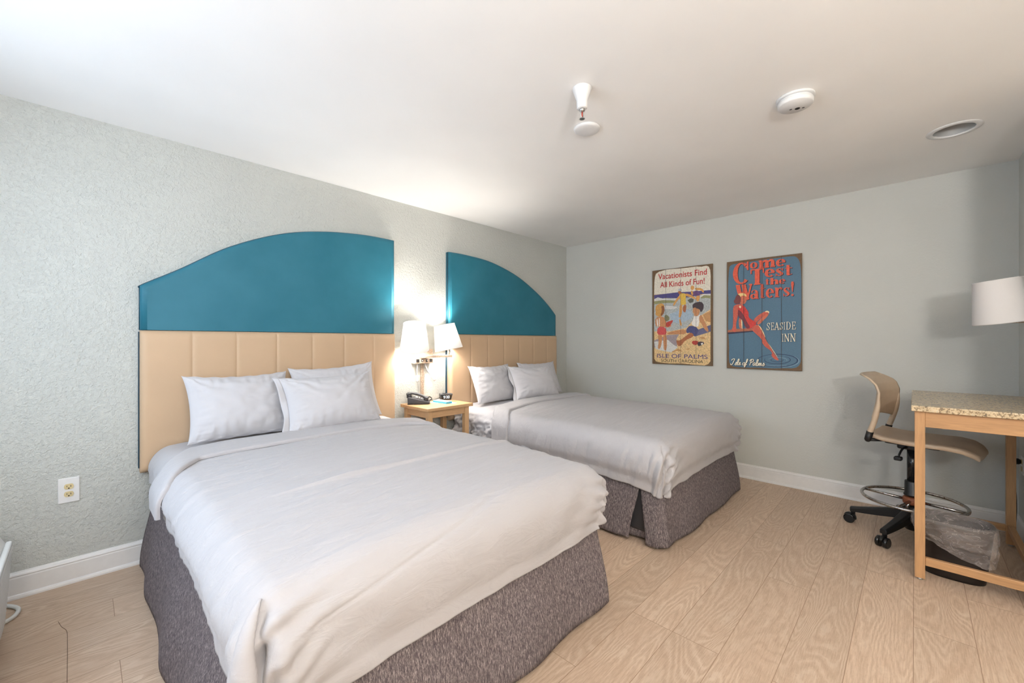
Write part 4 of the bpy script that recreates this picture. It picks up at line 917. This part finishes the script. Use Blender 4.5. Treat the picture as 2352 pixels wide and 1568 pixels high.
RIPPLES = [('ripdark',[(0.261,0.06),(0.252,0.075),(0.254,0.09),(0.265,0.105),(0.287,0.118),(0.316,0.129),(0.351,0.137),(0.389,0.142),(0.428,0.143),(0.466,0.14),(0.499,0.134),(0.527,0.125),(0.547,0.113),(0.558,0.1),(0.56,0.086),(0.553,0.072),(0.536,0.058),(0.512,0.047),(0.481,0.037),(0.445,0.031),(0.406,0.028),(0.367,0.028),(0.33,0.033),(0.298,0.04),(0.273,0.051)],[(0.264,0.061),(0.256,0.075),(0.258,0.089),(0.27,0.103),(0.291,0.116),(0.32,0.126),(0.353,0.133),(0.39,0.137),(0.427,0.137),(0.463,0.135),(0.494,0.129),(0.52,0.121),(0.539,0.111),(0.55,0.099),(0.552,0.086),(0.545,0.073),(0.53,0.061),(0.507,0.05),(0.478,0.041),(0.443,0.035),(0.406,0.032),(0.368,0.032),(0.333,0.036),(0.301,0.043),(0.276,0.053)]),('ripdark',[(0.46,0.123),(0.475,0.12),(0.488,0.115),(0.498,0.11),(0.504,0.104),(0.508,0.097),(0.508,0.09),(0.505,0.083),(0.498,0.077),(0.488,0.071),(0.476,0.065),(0.461,0.061),(0.444,0.057),(0.426,0.055),(0.408,0.054),(0.389,0.054),(0.371,0.055),(0.354,0.058),(0.339,0.062),(0.326,0.067),(0.317,0.073),(0.311,0.079),(0.309,0.086),(0.31,0.093),(0.315,0.1)],[(0.459,0.122),(0.473,0.118),(0.485,0.113),(0.494,0.108),(0.5,0.102),(0.502,0.096),(0.502,0.09),(0.499,0.085),(0.492,0.079),(0.483,0.074),(0.471,0.069),(0.457,0.065),(0.442,0.062),(0.425,0.06),(0.408,0.059),(0.39,0.059),(0.373,0.06),(0.358,0.062),(0.343,0.065),(0.331,0.069),(0.322,0.074),(0.316,0.08),(0.313,0.086),(0.313,0.093),(0.318,0.1)]),('ripdark',[(0.449,0.098),(0.453,0.095),(0.455,0.092),(0.455,0.089),(0.454,0.086),(0.451,0.083),(0.447,0.08),(0.441,0.077),(0.434,0.075),(0.426,0.073),(0.417,0.072),(0.408,0.071),(0.399,0.071),(0.39,0.072),(0.382,0.073),(0.374,0.075),(0.368,0.077),(0.363,0.079),(0.36,0.082),(0.359,0.085),(0.359,0.089),(0.361,0.092),(0.364,0.095),(0.37,0.098),(0.376,0.1)],[(0.447,0.097),(0.45,0.094),(0.452,0.092),(0.452,0.089),(0.45,0.086),(0.447,0.084),(0.443,0.082),(0.438,0.08),(0.431,0.078),(0.424,0.077),(0.416,0.076),(0.408,0.075),(0.4,0.075),(0.392,0.076),(0.385,0.077),(0.378,0.078),(0.373,0.079),(0.368,0.081),(0.365,0.083),(0.363,0.086),(0.363,0.088),(0.364,0.091),(0.367,0.094),(0.372,0.097),(0.377,0.099)]),('riplight',[(0.479,0.045),(0.469,0.043),(0.458,0.041),(0.446,0.04),(0.435,0.038),(0.423,0.037),(0.411,0.036),(0.399,0.036),(0.387,0.035),(0.375,0.036),(0.363,0.036),(0.351,0.037),(0.339,0.038),(0.328,0.039),(0.318,0.041),(0.308,0.043),(0.298,0.045),(0.289,0.048),(0.281,0.051),(0.274,0.054),(0.267,0.057),(0.262,0.06),(0.257,0.064),(0.253,0.068),(0.251,0.072)],[(0.478,0.047),(0.468,0.045),(0.457,0.043),(0.446,0.042),(0.434,0.04),(0.423,0.04),(0.411,0.039),(0.399,0.039),(0.387,0.039),(0.376,0.039),(0.364,0.039),(0.353,0.04),(0.342,0.041),(0.331,0.042),(0.321,0.044),(0.311,0.046),(0.301,0.048),(0.293,0.05),(0.285,0.052),(0.277,0.055),(0.27,0.058),(0.265,0.061),(0.26,0.065),(0.256,0.068),(0.252,0.072)]),('riplight',[(0.535,0.123),(0.543,0.119),(0.55,0.115),(0.556,0.11),(0.561,0.106),(0.565,0.101),(0.568,0.096),(0.569,0.091),(0.57,0.086),(0.569,0.081),(0.568,0.076),(0.565,0.071),(0.561,0.066),(0.556,0.061),(0.55,0.057),(0.543,0.052),(0.535,0.048),(0.526,0.044),(0.516,0.04),(0.506,0.036),(0.494,0.033),(0.482,0.03),(0.47,0.028),(0.457,0.025),(0.444,0.024)],[(0.533,0.122),(0.541,0.118),(0.548,0.114),(0.553,0.109),(0.558,0.105),(0.561,0.1),(0.563,0.096),(0.565,0.091),(0.565,0.086),(0.564,0.081),(0.562,0.077),(0.56,0.072),(0.556,0.067),(0.551,0.063),(0.545,0.058),(0.539,0.054),(0.531,0.05),(0.523,0.046),(0.513,0.042),(0.503,0.039),(0.492,0.035),(0.481,0.032),(0.469,0.03),(0.456,0.027),(0.443,0.025)]),('riplight',[(0.341,0.095),(0.345,0.098),(0.35,0.101),(0.356,0.104),(0.363,0.106),(0.371,0.109),(0.38,0.11),(0.389,0.112),(0.398,0.113),(0.407,0.113),(0.417,0.114),(0.426,0.113),(0.435,0.113),(0.444,0.112),(0.452,0.11),(0.459,0.108),(0.465,0.106),(0.471,0.104),(0.475,0.101),(0.479,0.098),(0.481,0.095),(0.482,0.092),(0.482,0.088),(0.48,0.085),(0.478,0.082)],[(0.343,0.094),(0.347,0.097),(0.352,0.1),(0.359,0.102),(0.365,0.105),(0.373,0.106),(0.381,0.108),(0.39,0.109),(0.399,0.11),(0.407,0.11),(0.416,0.11),(0.425,0.11),(0.434,0.109),(0.442,0.108),(0.449,0.107),(0.456,0.106),(0.462,0.104),(0.468,0.102),(0.472,0.1),(0.475,0.097),(0.478,0.094),(0.479,0.091),(0.479,0.088),(0.478,0.085),(0.476,0.082)])]
FAT_LETTERS = [('C', 0.055, 0.186, 0.778, 0.979), ('o', 0.196, 0.255, 0.913, 0.965), ('m', 0.266, 0.393, 0.91, 0.972), ('e', 0.401, 0.469, 0.907, 0.966), ('T', 0.201, 0.307, 0.763, 0.906), ('e', 0.315, 0.389, 0.822, 0.889), ('s', 0.395, 0.456, 0.822, 0.888), ('t', 0.466, 0.521, 0.82, 0.909), ('t', 0.317, 0.352, 0.754, 0.805), ('h', 0.355, 0.418, 0.754, 0.808), ('e', 0.423, 0.469, 0.754, 0.791), ('W', 0.079, 0.215, 0.632, 0.771), ('a', 0.203, 0.267, 0.636, 0.717), ('t', 0.273, 0.319, 0.635, 0.763), ('e', 0.324, 0.384, 0.638, 0.718), ('r', 0.388, 0.448, 0.639, 0.722), ('s', 0.452, 0.503, 0.64, 0.718), ('!', 0.506, 0.536, 0.636, 0.763)]
INN_LETTERS = [('S', 0.327, 0.357, 0.349, 0.417), ('E', 0.362, 0.386, 0.351, 0.418), ('A', 0.389, 0.424, 0.352, 0.418), ('S', 0.427, 0.454, 0.352, 0.418), ('I', 0.458, 0.47, 0.353, 0.418), ('D', 0.474, 0.51, 0.353, 0.42), ('E', 0.516, 0.545, 0.354, 0.42), ('I', 0.444, 0.457, 0.25, 0.317), ('N', 0.461, 0.501, 0.25, 0.318), ('N', 0.504, 0.546, 0.25, 0.319)]
SCRIPT_BOX = (0.038, 0.312, 0.034, 0.089)

def font_line(text, box, n, st, P, mi, bold=.012):
    cu = bpy.data.curves.new('line', 'FONT'); cu.body = text; cu.offset = bold
    o = bpy.data.objects.new('line', cu); COL.objects.link(o)
    me = bpy.data.meshes.new_from_object(o.evaluated_get(bpy.context.evaluated_depsgraph_get()))
    bpy.data.objects.remove(o); bpy.data.curves.remove(cu)
    xs = [v.co.x for v in me.vertices]; ys = [v.co.y for v in me.vertices]
    u0, u1, v0, v1 = box; st['k'] += 1
    fx_ = lambda c_: (u0+(c_.x-min(xs))/(max(xs)-min(xs))*(u1-u0), v0+(c_.y-min(ys))/(max(ys)-min(ys))*(v1-v0))
    st['mb'].add([P(*fx_(v.co)) for v in me.vertices], [tuple(f.vertices) for f in me.polygons], mi(n)); bpy.data.meshes.remove(me)
def board(name, label, yl, w, zb, h, xf):
    t = thing(name, label, 'sign', (XF, yl-w/2, zb), 'wooden beach signs on the far wall')
    MB().box(xf, xf+.014, yl-w, yl, zb, zb+h).build('board', M['art_edge'], t, bev=.002)
    for z in (zb+.1, zb+h-.14): MB().box(xf+.014, XF, yl-w+.06, yl-.06, z, z+.04).build('back_batten', M['art_edge'], t)
    return t
yl, zb, w, h, xf = 2.006, 1.0165, .609, .988, 4.222
r = board('beach_sign', 'cream wooden sign of children at the beach reading Vacationists Find All Kinds of Fun', yl, w, zb, h, xf)
poly, strip, ribbon, new, build, st, P, mi = sign_art(r, yl, zb, xf)
for i, (n, pts) in enumerate(ART_BEACH): poly(n, pts, 1 if i > 14 and n not in ('towel', 'sandred') else 0)
build('artwork'); new()
for s_, n, bx in TEXT_BEACH: font_line(s_, bx, n, st, P, mi, {'lred': .012, 'lpurple': 0, 'lgreen': 0}[n]); build('lettering'); new()
for u in (.148, .302, .455): poly('seam', [(u-.0013, .004), (u+.0013, .004), (u+.0013, h-.004), (u-.0013, h-.004)])
build('plank_seams')
yl, zb, w, h = 1.269, 1.002, .588, .998
r = board('diving_sign', 'blue wooden sign of a woman in a red swimsuit reading Come Test the Waters', yl, w, zb, h, xf)
poly, strip, ribbon, new, build, st, P, mi = sign_art(r, yl, zb, xf)
def letters(lst, n, tk, th, du=0, dv=0):
    for ch, u0, u1, v0, v1 in lst:
        W_, H_ = u1-u0, v1-v0
        k1 = {'m': .62, '!': 1.0, 't': 1.15, 'W': .72, 'C': .95, 'I': 1.0}.get(ch, 1)
        for s_ in glyph(ch, tk*k1, th): ribbon(n, [(u0+x*W_+du, v0+y*H_+dv, max(.0035, ww*W_ if ch != 'C' else ww*W_*.9)) for x, y, ww in s_])
poly(*ART_DIVE[0], 1)
for n, A, B in RIPPLES: strip(n, A, B)
letters(FAT_LETTERS, 'ink', .36, .10, .005, -.004); letters(FAT_LETTERS, 'orange', .36, .10)
for n, pts in ART_DIVE[1:]: poly(n, pts, 1 if 'plank' not in n else 0)
build('artwork'); new()
letters(INN_LETTERS, 'ink', .17, .09, .003, -.003); letters(INN_LETTERS, 'bone', .17, .09); build('lettering'); new()
u0, u1, v0, v1 = SCRIPT_BOX; tot = sum(a for _, a, _ in SCRIPT); k1 = (u1-u0)/tot
for n, dw, o in (('ink', .006, .0025), ('bone', 0, 0)):
    x = 0
    for _, adv, ss in SCRIPT:
        for s_ in ss:
            sp = spline([(p[0], p[1], 0) for p in s_], 5)
            ribbon(n, [(u0+(x+q.x+.10*q.y)*k1+o, v0+q.y*(v1-v0)-o, .0065+dw*.5) for q in sp])
        x += adv
build('lettering'); new()
for u in (.146, .293, .441): poly('seam', [(u-.0013, .004), (u+.0013, .004), (u+.0013, h-.004), (u-.0013, h-.004)])
build('plank_seams')

# ---------------------------------------------------------------- tall desk by the right wall
dk = thing('desk', 'tall maple desk with a speckled granite top by the right wall', 'desk', (3.5, -.23, 0))
MB().box(3.03, 3.985, YR+.004, .012, .888, .918).build('granite_top', M['granite'], dk, bev=.004, seg=3)
for x in (3.057, 3.938):
    for y in (-.445, -.041): 
        m = MB().box(x, x+.04, y, y+.04, .012, .888); m.build('leg', M['desk_z'], dk, bev=.002)
        MB().lathe([(0, 0), (.011, 0), (.013, .004), (.008, .012), (0, .013)], 16, c=(x+.02, y+.02, 0)).build('foot_glide', M['metal'], dk)
MB().box(3.060, 3.080, -.405, -.041, .806, .888).build('apron', M['desk_y'], dk, bev=.002)
MB().box(3.947, 3.967, -.405, -.041, .806, .888).build('apron', M['desk_y'], dk, bev=.002)
MB().box(3.097, 3.93, -.442, -.422, .806, .888).build('apron', M['desk_x'], dk, bev=.002)
MB().box(3.097, 3.93, -.026, -.006, .826, .888).build('apron', M['desk_x'], dk, bev=.002)
MB().box(3.062, 3.086, -.405, -.041, .082, .124).build('stretcher', M['desk_y'], dk, bev=.003)
MB().box(3.938, 3.962, -.405, -.041, .088, .128).build('stretcher', M['desk_y'], dk, bev=.003)
MB().box(3.097, 3.93, -.437, -.410, .094, .134).build('stretcher', M['desk_x'], dk, bev=.003)

# lamp on the right wall above the desk
ld = thing('wall_lamp', 'unlit wall lamp with white shade above the desk at the right edge', 'lamp', (3.46, YR, 1.25))
MB().box(3.385, 3.585, YR, YR+.04, 1.29, 1.41).build('back_plate', M['bronze'], ld, bev=.003)
MB().box(3.463, 3.503, YR+.035, -.352, 1.352, 1.374).build('arm', M['bronze'], ld, bev=.002)
MB().box(3.41, 3.56, -.363, -.341, 1.352, 1.374).build('cross_bar', M['bronze'], ld, bev=.002)
MB().tube([(3.483, -.352, 1.372), (3.483, -.352, 1.392)], .010, 14).build('shade_stem', M['bronze'], ld)
lamp_shade(ld, (3.490, -.356, 1.357), .122, .094, .235, (-.45, 1.0), 8.5, M['shade_off'], None, False, liner=M['lamp_gold'])

# socket with a black plug on the right wall under the desk
wp = thing('wall_outlet', 'white outlet plate under the desk, holding a black plug', 'outlet', (4.09, YR, .44))
MB().box(4.055, 4.125, YR, YR+.006, .42, .535).build('wall_plate', M['white_plastic'], wp, bev=.003)
for z in (.455, .5): MB().box(4.073, 4.107, YR+.005, YR+.009, z-.014, z+.014).build('receptacle', M['almond'], wp, bev=.003)
pg = thing('power_plug', 'black plug with a hanging cord in the outlet under the desk', 'plug', (4.09, YR+.009, .5))
MB().tube([(4.09, YR+.009, .500), (4.09, YR+.02, .500), (4.09, YR+.038, .498), (4.09, YR+.045, .494)], [.012, .019, .019, .010], 16).build('plug_body', M['black_gloss'], pg)
MB().tube(spline([(4.09, YR+.044, .494), (4.085, YR+.06, .47), (4.083, YR+.05, .40), (4.10, YR+.03, .30), (4.13, YR+.025, .15), (4.15, YR+.03, .03)], 6), .004, 8).build('plug_cord', M['black'], pg)

# ---------------------------------------------------------------- drafting chair
CC = Vector((3.682, .010, 0)); CA = Vector((.981, -.195, 0)); CF = Vector((-.195, -.981, 0))
CT = Matrix(((CA.x, CF.x, 0, CC.x), (CA.y, CF.y, 0, CC.y), (0, 0, 1, 0), (0, 0, 0, 1)))   # local x across, y forward, z up
CU = CT.copy(); CU[0][3], CU[1][3] = 3.680, .025      # seat and back sit a little behind the column
def cm(low=False): m = MB(); m.T = CT if low else CU; return m
ch = thing('drafting_chair', 'taupe plastic drafting chair on a black five-wheel base at the desk', 'chair', (3.682, .010, 0))
def seat():
    m = cm(); zs = [(-.175, .668), (-.15, .662), (-.08, .650), (.02, .646), (.12, .648), (.20, .650), (.26, .642), (.30, .622), (.325, .596)]
    P = []; Q = []; N = 36
    for i in range(41):
        y = -.172+.497*i/40; z = interp(zs, y)
        hw = interp([(-.172, .165), (-.15, .19), (-.10, .212), (.05, .225), (.20, .225), (.27, .205), (.305, .175), (.325, .135)], y)
        r = []
        for k in range(N+1):
            u = -1+2*k/N; x = hw*u
            dz = .016*abs(u)**3-.012*(1-u*u)*smooth(-.17, .0, y)*(1-smooth(.1, .3, y))
            r.append((x, y, z+dz*.8-.012*max(0, abs(u)-.86)/.14))
        P.append(r)
    B = [[(x*.97, y*.985+.002, z-.026) for x, y, z in r] for r in P]
    m.grid(P, 0, True, flip=True); m.grid(B, 0, True)
    n = len(P); mcol = N+1
    rim = [(0, k) for k in range(mcol)]+[(i, mcol-1) for i in range(1, n)]+[(n-1, k) for k in range(mcol-2, -1, -1)]+[(i, 0) for i in range(n-2, 0, -1)]
    m.grid([[P[i][k] for i, k in rim], [B[i][k] for i, k in rim]], 0, True, cv=True)
    return m.build('seat', M['taupe'], ch, sub=1)
seat()
prof_b = [(.745, -.122), (.775, -.112), (.863, -.097), (.929, -.093), (.975, -.108), (1.015, -.145), (1.042, -.192)]
def back():
    m = cm(); P = []; N = 40
    for i in range(41):
        v = i/40; r = []
        for k in range(N+1):
            u = -1+2*k/N
            zb_ = .745+.030*(1-u*u); zt_ = 1.040-.045*max(0, abs(u)-.72)/.28*(0.3 if u < 0 else 1.0)
            z = zb_+(zt_-zb_)*v
            hw = .205+.012*sin(pi*v)
            yb_ = interp(prof_b, z)-.050*(1-abs(u)**2.2)*(1-.25*v)
            r.append((hw*u, yb_, z))
        P.append(r)
    return m.grid(P, 0, True).build('backrest', M['taupe'], ch, solid=.011)
back()
for sx in (-1, 1):
    pts = [(sx*.200, -.145, .668), (sx*.202, -.128, .72), (sx*.206, -.114, .775), (sx*.210, -.100, .85), (sx*.210, -.098, .92)]
    o = cm().tube(spline(pts, 6), [.0155]*13+[.0155, .015, .0145, .014, .013, .012, .011, .010, .009, .008, .006, .004], 14).build('back_support', M['taupe'], ch)
    rb = cm()
    for k in range(6):
        z = .690+k*.0105; y = -.139+k*.0033; rb.lathe([(.0155, -.0025), (.0172, 0), (.0155, .0025)], 16, c=(sx*.2005, y, z))
    rb.build('grip_ring', M['taupe'], o, sharp='open')
    cm().tube([(sx*.196, -.158, .612), (sx*.198, -.155, .622), (sx*.200, -.142, .676)], [.012, .0185, .0185], 16).build('support_socket', M['black'], ch)
    cm().tube([(sx*.196, -.153, .622), (sx*.12, -.10, .620), (sx*.05, -.03, .610)], .012, 10, flat=(1.2, .8)).build('seat_bracket', M['black'], ch)
cm().box(-.10, .10, -.10, .16, .598, .626).build('seat_plate', M['black'], ch, bev=.012, seg=3)
cm().box(-.045, .045, -.05, .07, .565, .60).build('tilt_housing', M['black'], ch, bev=.012, seg=3)
lv = cm().tube(spline([(-.045, .0, .585), (-.085, -.012, .575), (-.115, -.020, .545), (-.125, -.022, .53)], 5), .006, 8).build('lever', M['black'], ch)
cm().box(-.150, -.108, -.042, -.004, .508, .532).build('lever_paddle', M['black'], lv, bev=.007, seg=3)
cm(True).lathe([(0, .575), (.025, .575), (.025, .355), (0, .355)], 28).build('gas_lift', M['black_gloss'], ch)
cm(True).lathe([(0, .365), (.033, .365), (.036, .36), (.037, .285), (.041, .28), (.041, .272), (0, .272)], 28).build('column_shroud', M['black'], ch)
cm(True).lathe([(0, .21), (.04, .21), (.052, .185), (.052, .13), (.038, .12), (.036, .062), (.03, .055), (0, .055)], 28).build('base_hub', M['black'], ch)
RZ = .242; RR = .246
fr = cm(True).tube([(RR*cos(a), RR*sin(a), RZ+.0) for a in frange(0, 2*pi, 72)[:-1]], .0095, 12, closed=True).build('foot_ring', M['chrome'], ch)
hb = cm(True).lathe([(0, .262), (.040, .262), (.045, .255), (.045, .224), (.04, .216), (0, .216)], 28).build('ring_hub', M['rod'], ch)
for ang in (184, 4, 94, 274):
    a = radians(ang); cm(True).tube([(.04*cos(a), .04*sin(a), .24), (RR*cos(a), RR*sin(a), RZ)], .0085, 10).build('ring_spoke', M['chrome'], fr)
cm(True).tube([(-.030, -.0, .236), (-.050, -.01, .22), (-.052, -.012, .19)], .009, 10).build('ring_knob', M['chrome'], fr)
def caster(a):
    R = Matrix.Translation(CC) @ Matrix.Rotation(radians(a), 4, 'Z'); r = .0315
    cst = MB(); cst.T = R
    # twin wheels turned a little off the arm
    for s_ in (-1, 1):
        y0, y1 = s_*.010, s_*.027
        A = [(.302+.012+r*cos(q), y0, r+r*sin(q)) for q in frange(0, 2*pi, 28)[:-1]]; B = [(p[0], y1, p[2]) for p in A]
        C_ = [(.314+(p[0]-.314)*.8, y1+s_*.004, r+(p[2]-r)*.8) for p in A]
        cst.grid([A, B, C_], 0, True, cv=True); cst.add(A, [tuple(range(28))]); cst.add(C_, [tuple(range(28))])
    cst.build('caster_wheel', M['black_gloss'], arm_o)
    h_ = MB(); h_.T = R
    hp = [(.314+.034*cos(q), 0, r+.034*sin(q)) for q in frange(radians(25), radians(190), 14)]
    h_.grid([[(p[0], -.0095, p[2]) for p in hp], [(p[0], .0095, p[2]) for p in hp]], 0, True)
    h_.tube([(.296, 0, .060), (.296, 0, .090)], .011, 12)
    h_.build('caster_hood', M['black'], arm_o, solid=.003)
for ang in (84, 156, 228, 300, 12):
    m = MB(); m.T = Matrix.Translation(CC) @ Matrix.Rotation(radians(ang), 4, 'Z')
    P = []
    for k in range(13):
        s_ = k/12; x = .035+.277*s_; w_ = .030-.011*s_; zt_ = .188-.080*s_-.02*s_*(1-s_); hh = .066-.036*s_
        P.append([(x, -w_, zt_-hh), (x, -w_, zt_-.010), (x, -w_*.72, zt_), (x, w_*.72, zt_), (x, w_, zt_-.010), (x, w_, zt_-hh)])
    m.grid(P, 0, False, cv=True); m.add(P[0], [tuple(range(6))]); m.add(P[-1], [tuple(range(6))])
    arm_o = m.build('base_leg', M['black'], ch, bev=.004)
    caster(ang)

# ---------------------------------------------------------------- waste bin and its liner under the desk
BX, BY = 3.265, -.150; RIM = .292
def sup(a, hx, hy, n=2.9):
    c_, s_ = cos(a), sin(a); return (hx*(abs(c_)**(2/n))*(1 if c_ > 0 else -1), hy*(abs(s_)**(2/n))*(1 if s_ > 0 else -1))
def ringp(z, k=0, n=96, extra=0):
    hx = .088+.024*z/RIM+k; hy = .118+.030*z/RIM+k
    return [(BX+sup(2*pi*i/n, hx, hy)[0], BY+sup(2*pi*i/n, hx, hy)[1], z) for i in range(n)]
bn = thing('waste_bin', 'dark brown oval waste bin standing under the desk', 'bin', (BX, BY, 0))
m = MB(); R_ = [ringp(.004, -.006), ringp(.0, 0), ringp(.01, .001), ringp(.15), ringp(RIM-.012), ringp(RIM-.010, .004), ringp(RIM, .004), ringp(RIM, -.002), ringp(.15, -.003), ringp(.012, -.004)]
m.grid(R_, 0, True, cv=True, flip=True); m.add(R_[0], [tuple(range(96))]); m.add(R_[-1], [tuple(reversed(range(96)))])
m.build('shell', M['bin'], bn, sharp='open')
def liner():
    m = MB(); n = 160; P = []
    for i in range(n):
        a = 2*pi*i/n; cx_, sy_ = sup(a, 1, 1); hem = interp([(-1, .088), (-.2, .125), (.4, .165), (1, .205)], sy_)+.010*fbm(a*2, 3, 1)
        col = []
        for k in range(8):       # inside, hanging down
            z = RIM-.17+.17*k/7; kk = -.012-.010*(1-k/7)+.005*fbm(a*9, k*.7, 4)
            q = sup(a, .088+.024*z/RIM+kk, .118+.030*z/RIM+kk); col.append((BX+q[0], BY+q[1], z+.004))
        col.append((lambda q: (BX+q[0], BY+q[1], RIM+.006+.003*fbm(a*8, 1, 2)))(sup(a, .113, .149)))
        N_ = 22
        for k in range(1, N_+1):  # outside, down to a slanting hem
            s_ = k/N_; z = RIM+.003+(hem-RIM)*s_
            puff = .007+.012*sin(pi*min(1, s_*1.1))*(.6+.6*fbm(a*2.3, s_*2, 7))+.008*fbm(a*5, s_*6+a*2, 3, 3)*min(1, s_*5)
            puff = max(.0045, puff); q = sup(a, .088+.024*z/RIM+puff+.004, .118+.030*z/RIM+puff+.004+.012*s_*max(0, -sy_)); col.append((BX+q[0], BY+q[1], z))
        P.append(col)
    m.grid(P, 0, True, cu=True)
    o = m.build('bin_liner', M['liner'], sharp='open')
    return tag(o, 'clear plastic liner bag folded over the rim of the waste bin', 'bin bag')
liner()

# ---------------------------------------------------------------- uplighter added as fill light, unseen behind the camera
c = (-.30, -1.05, 0)
fl = thing('added_fill_lamp', 'unseen uplighter with a white glass bowl, added behind the camera as fill light', 'lamp', c)
MB().lathe([(0, 0), (.14, 0), (.14, .012), (.03, .03), (.012, .04), (.011, 1.44), (.03, 1.46), (0, 1.46)], 32, c=c).build('lamp_base', M['metal'], fl)
MB().lathe([(.02, 1.455), (.09, 1.475), (.15, 1.52), (.185, 1.585)], 48, c=c).build('fill_lamp_bowl', M['shade'], fl, solid=.004)
light('added_fill_light', 'POINT', (c[0], c[1], 1.60), 88, (1.0, .99, .98), shadow_soft_size=.14)
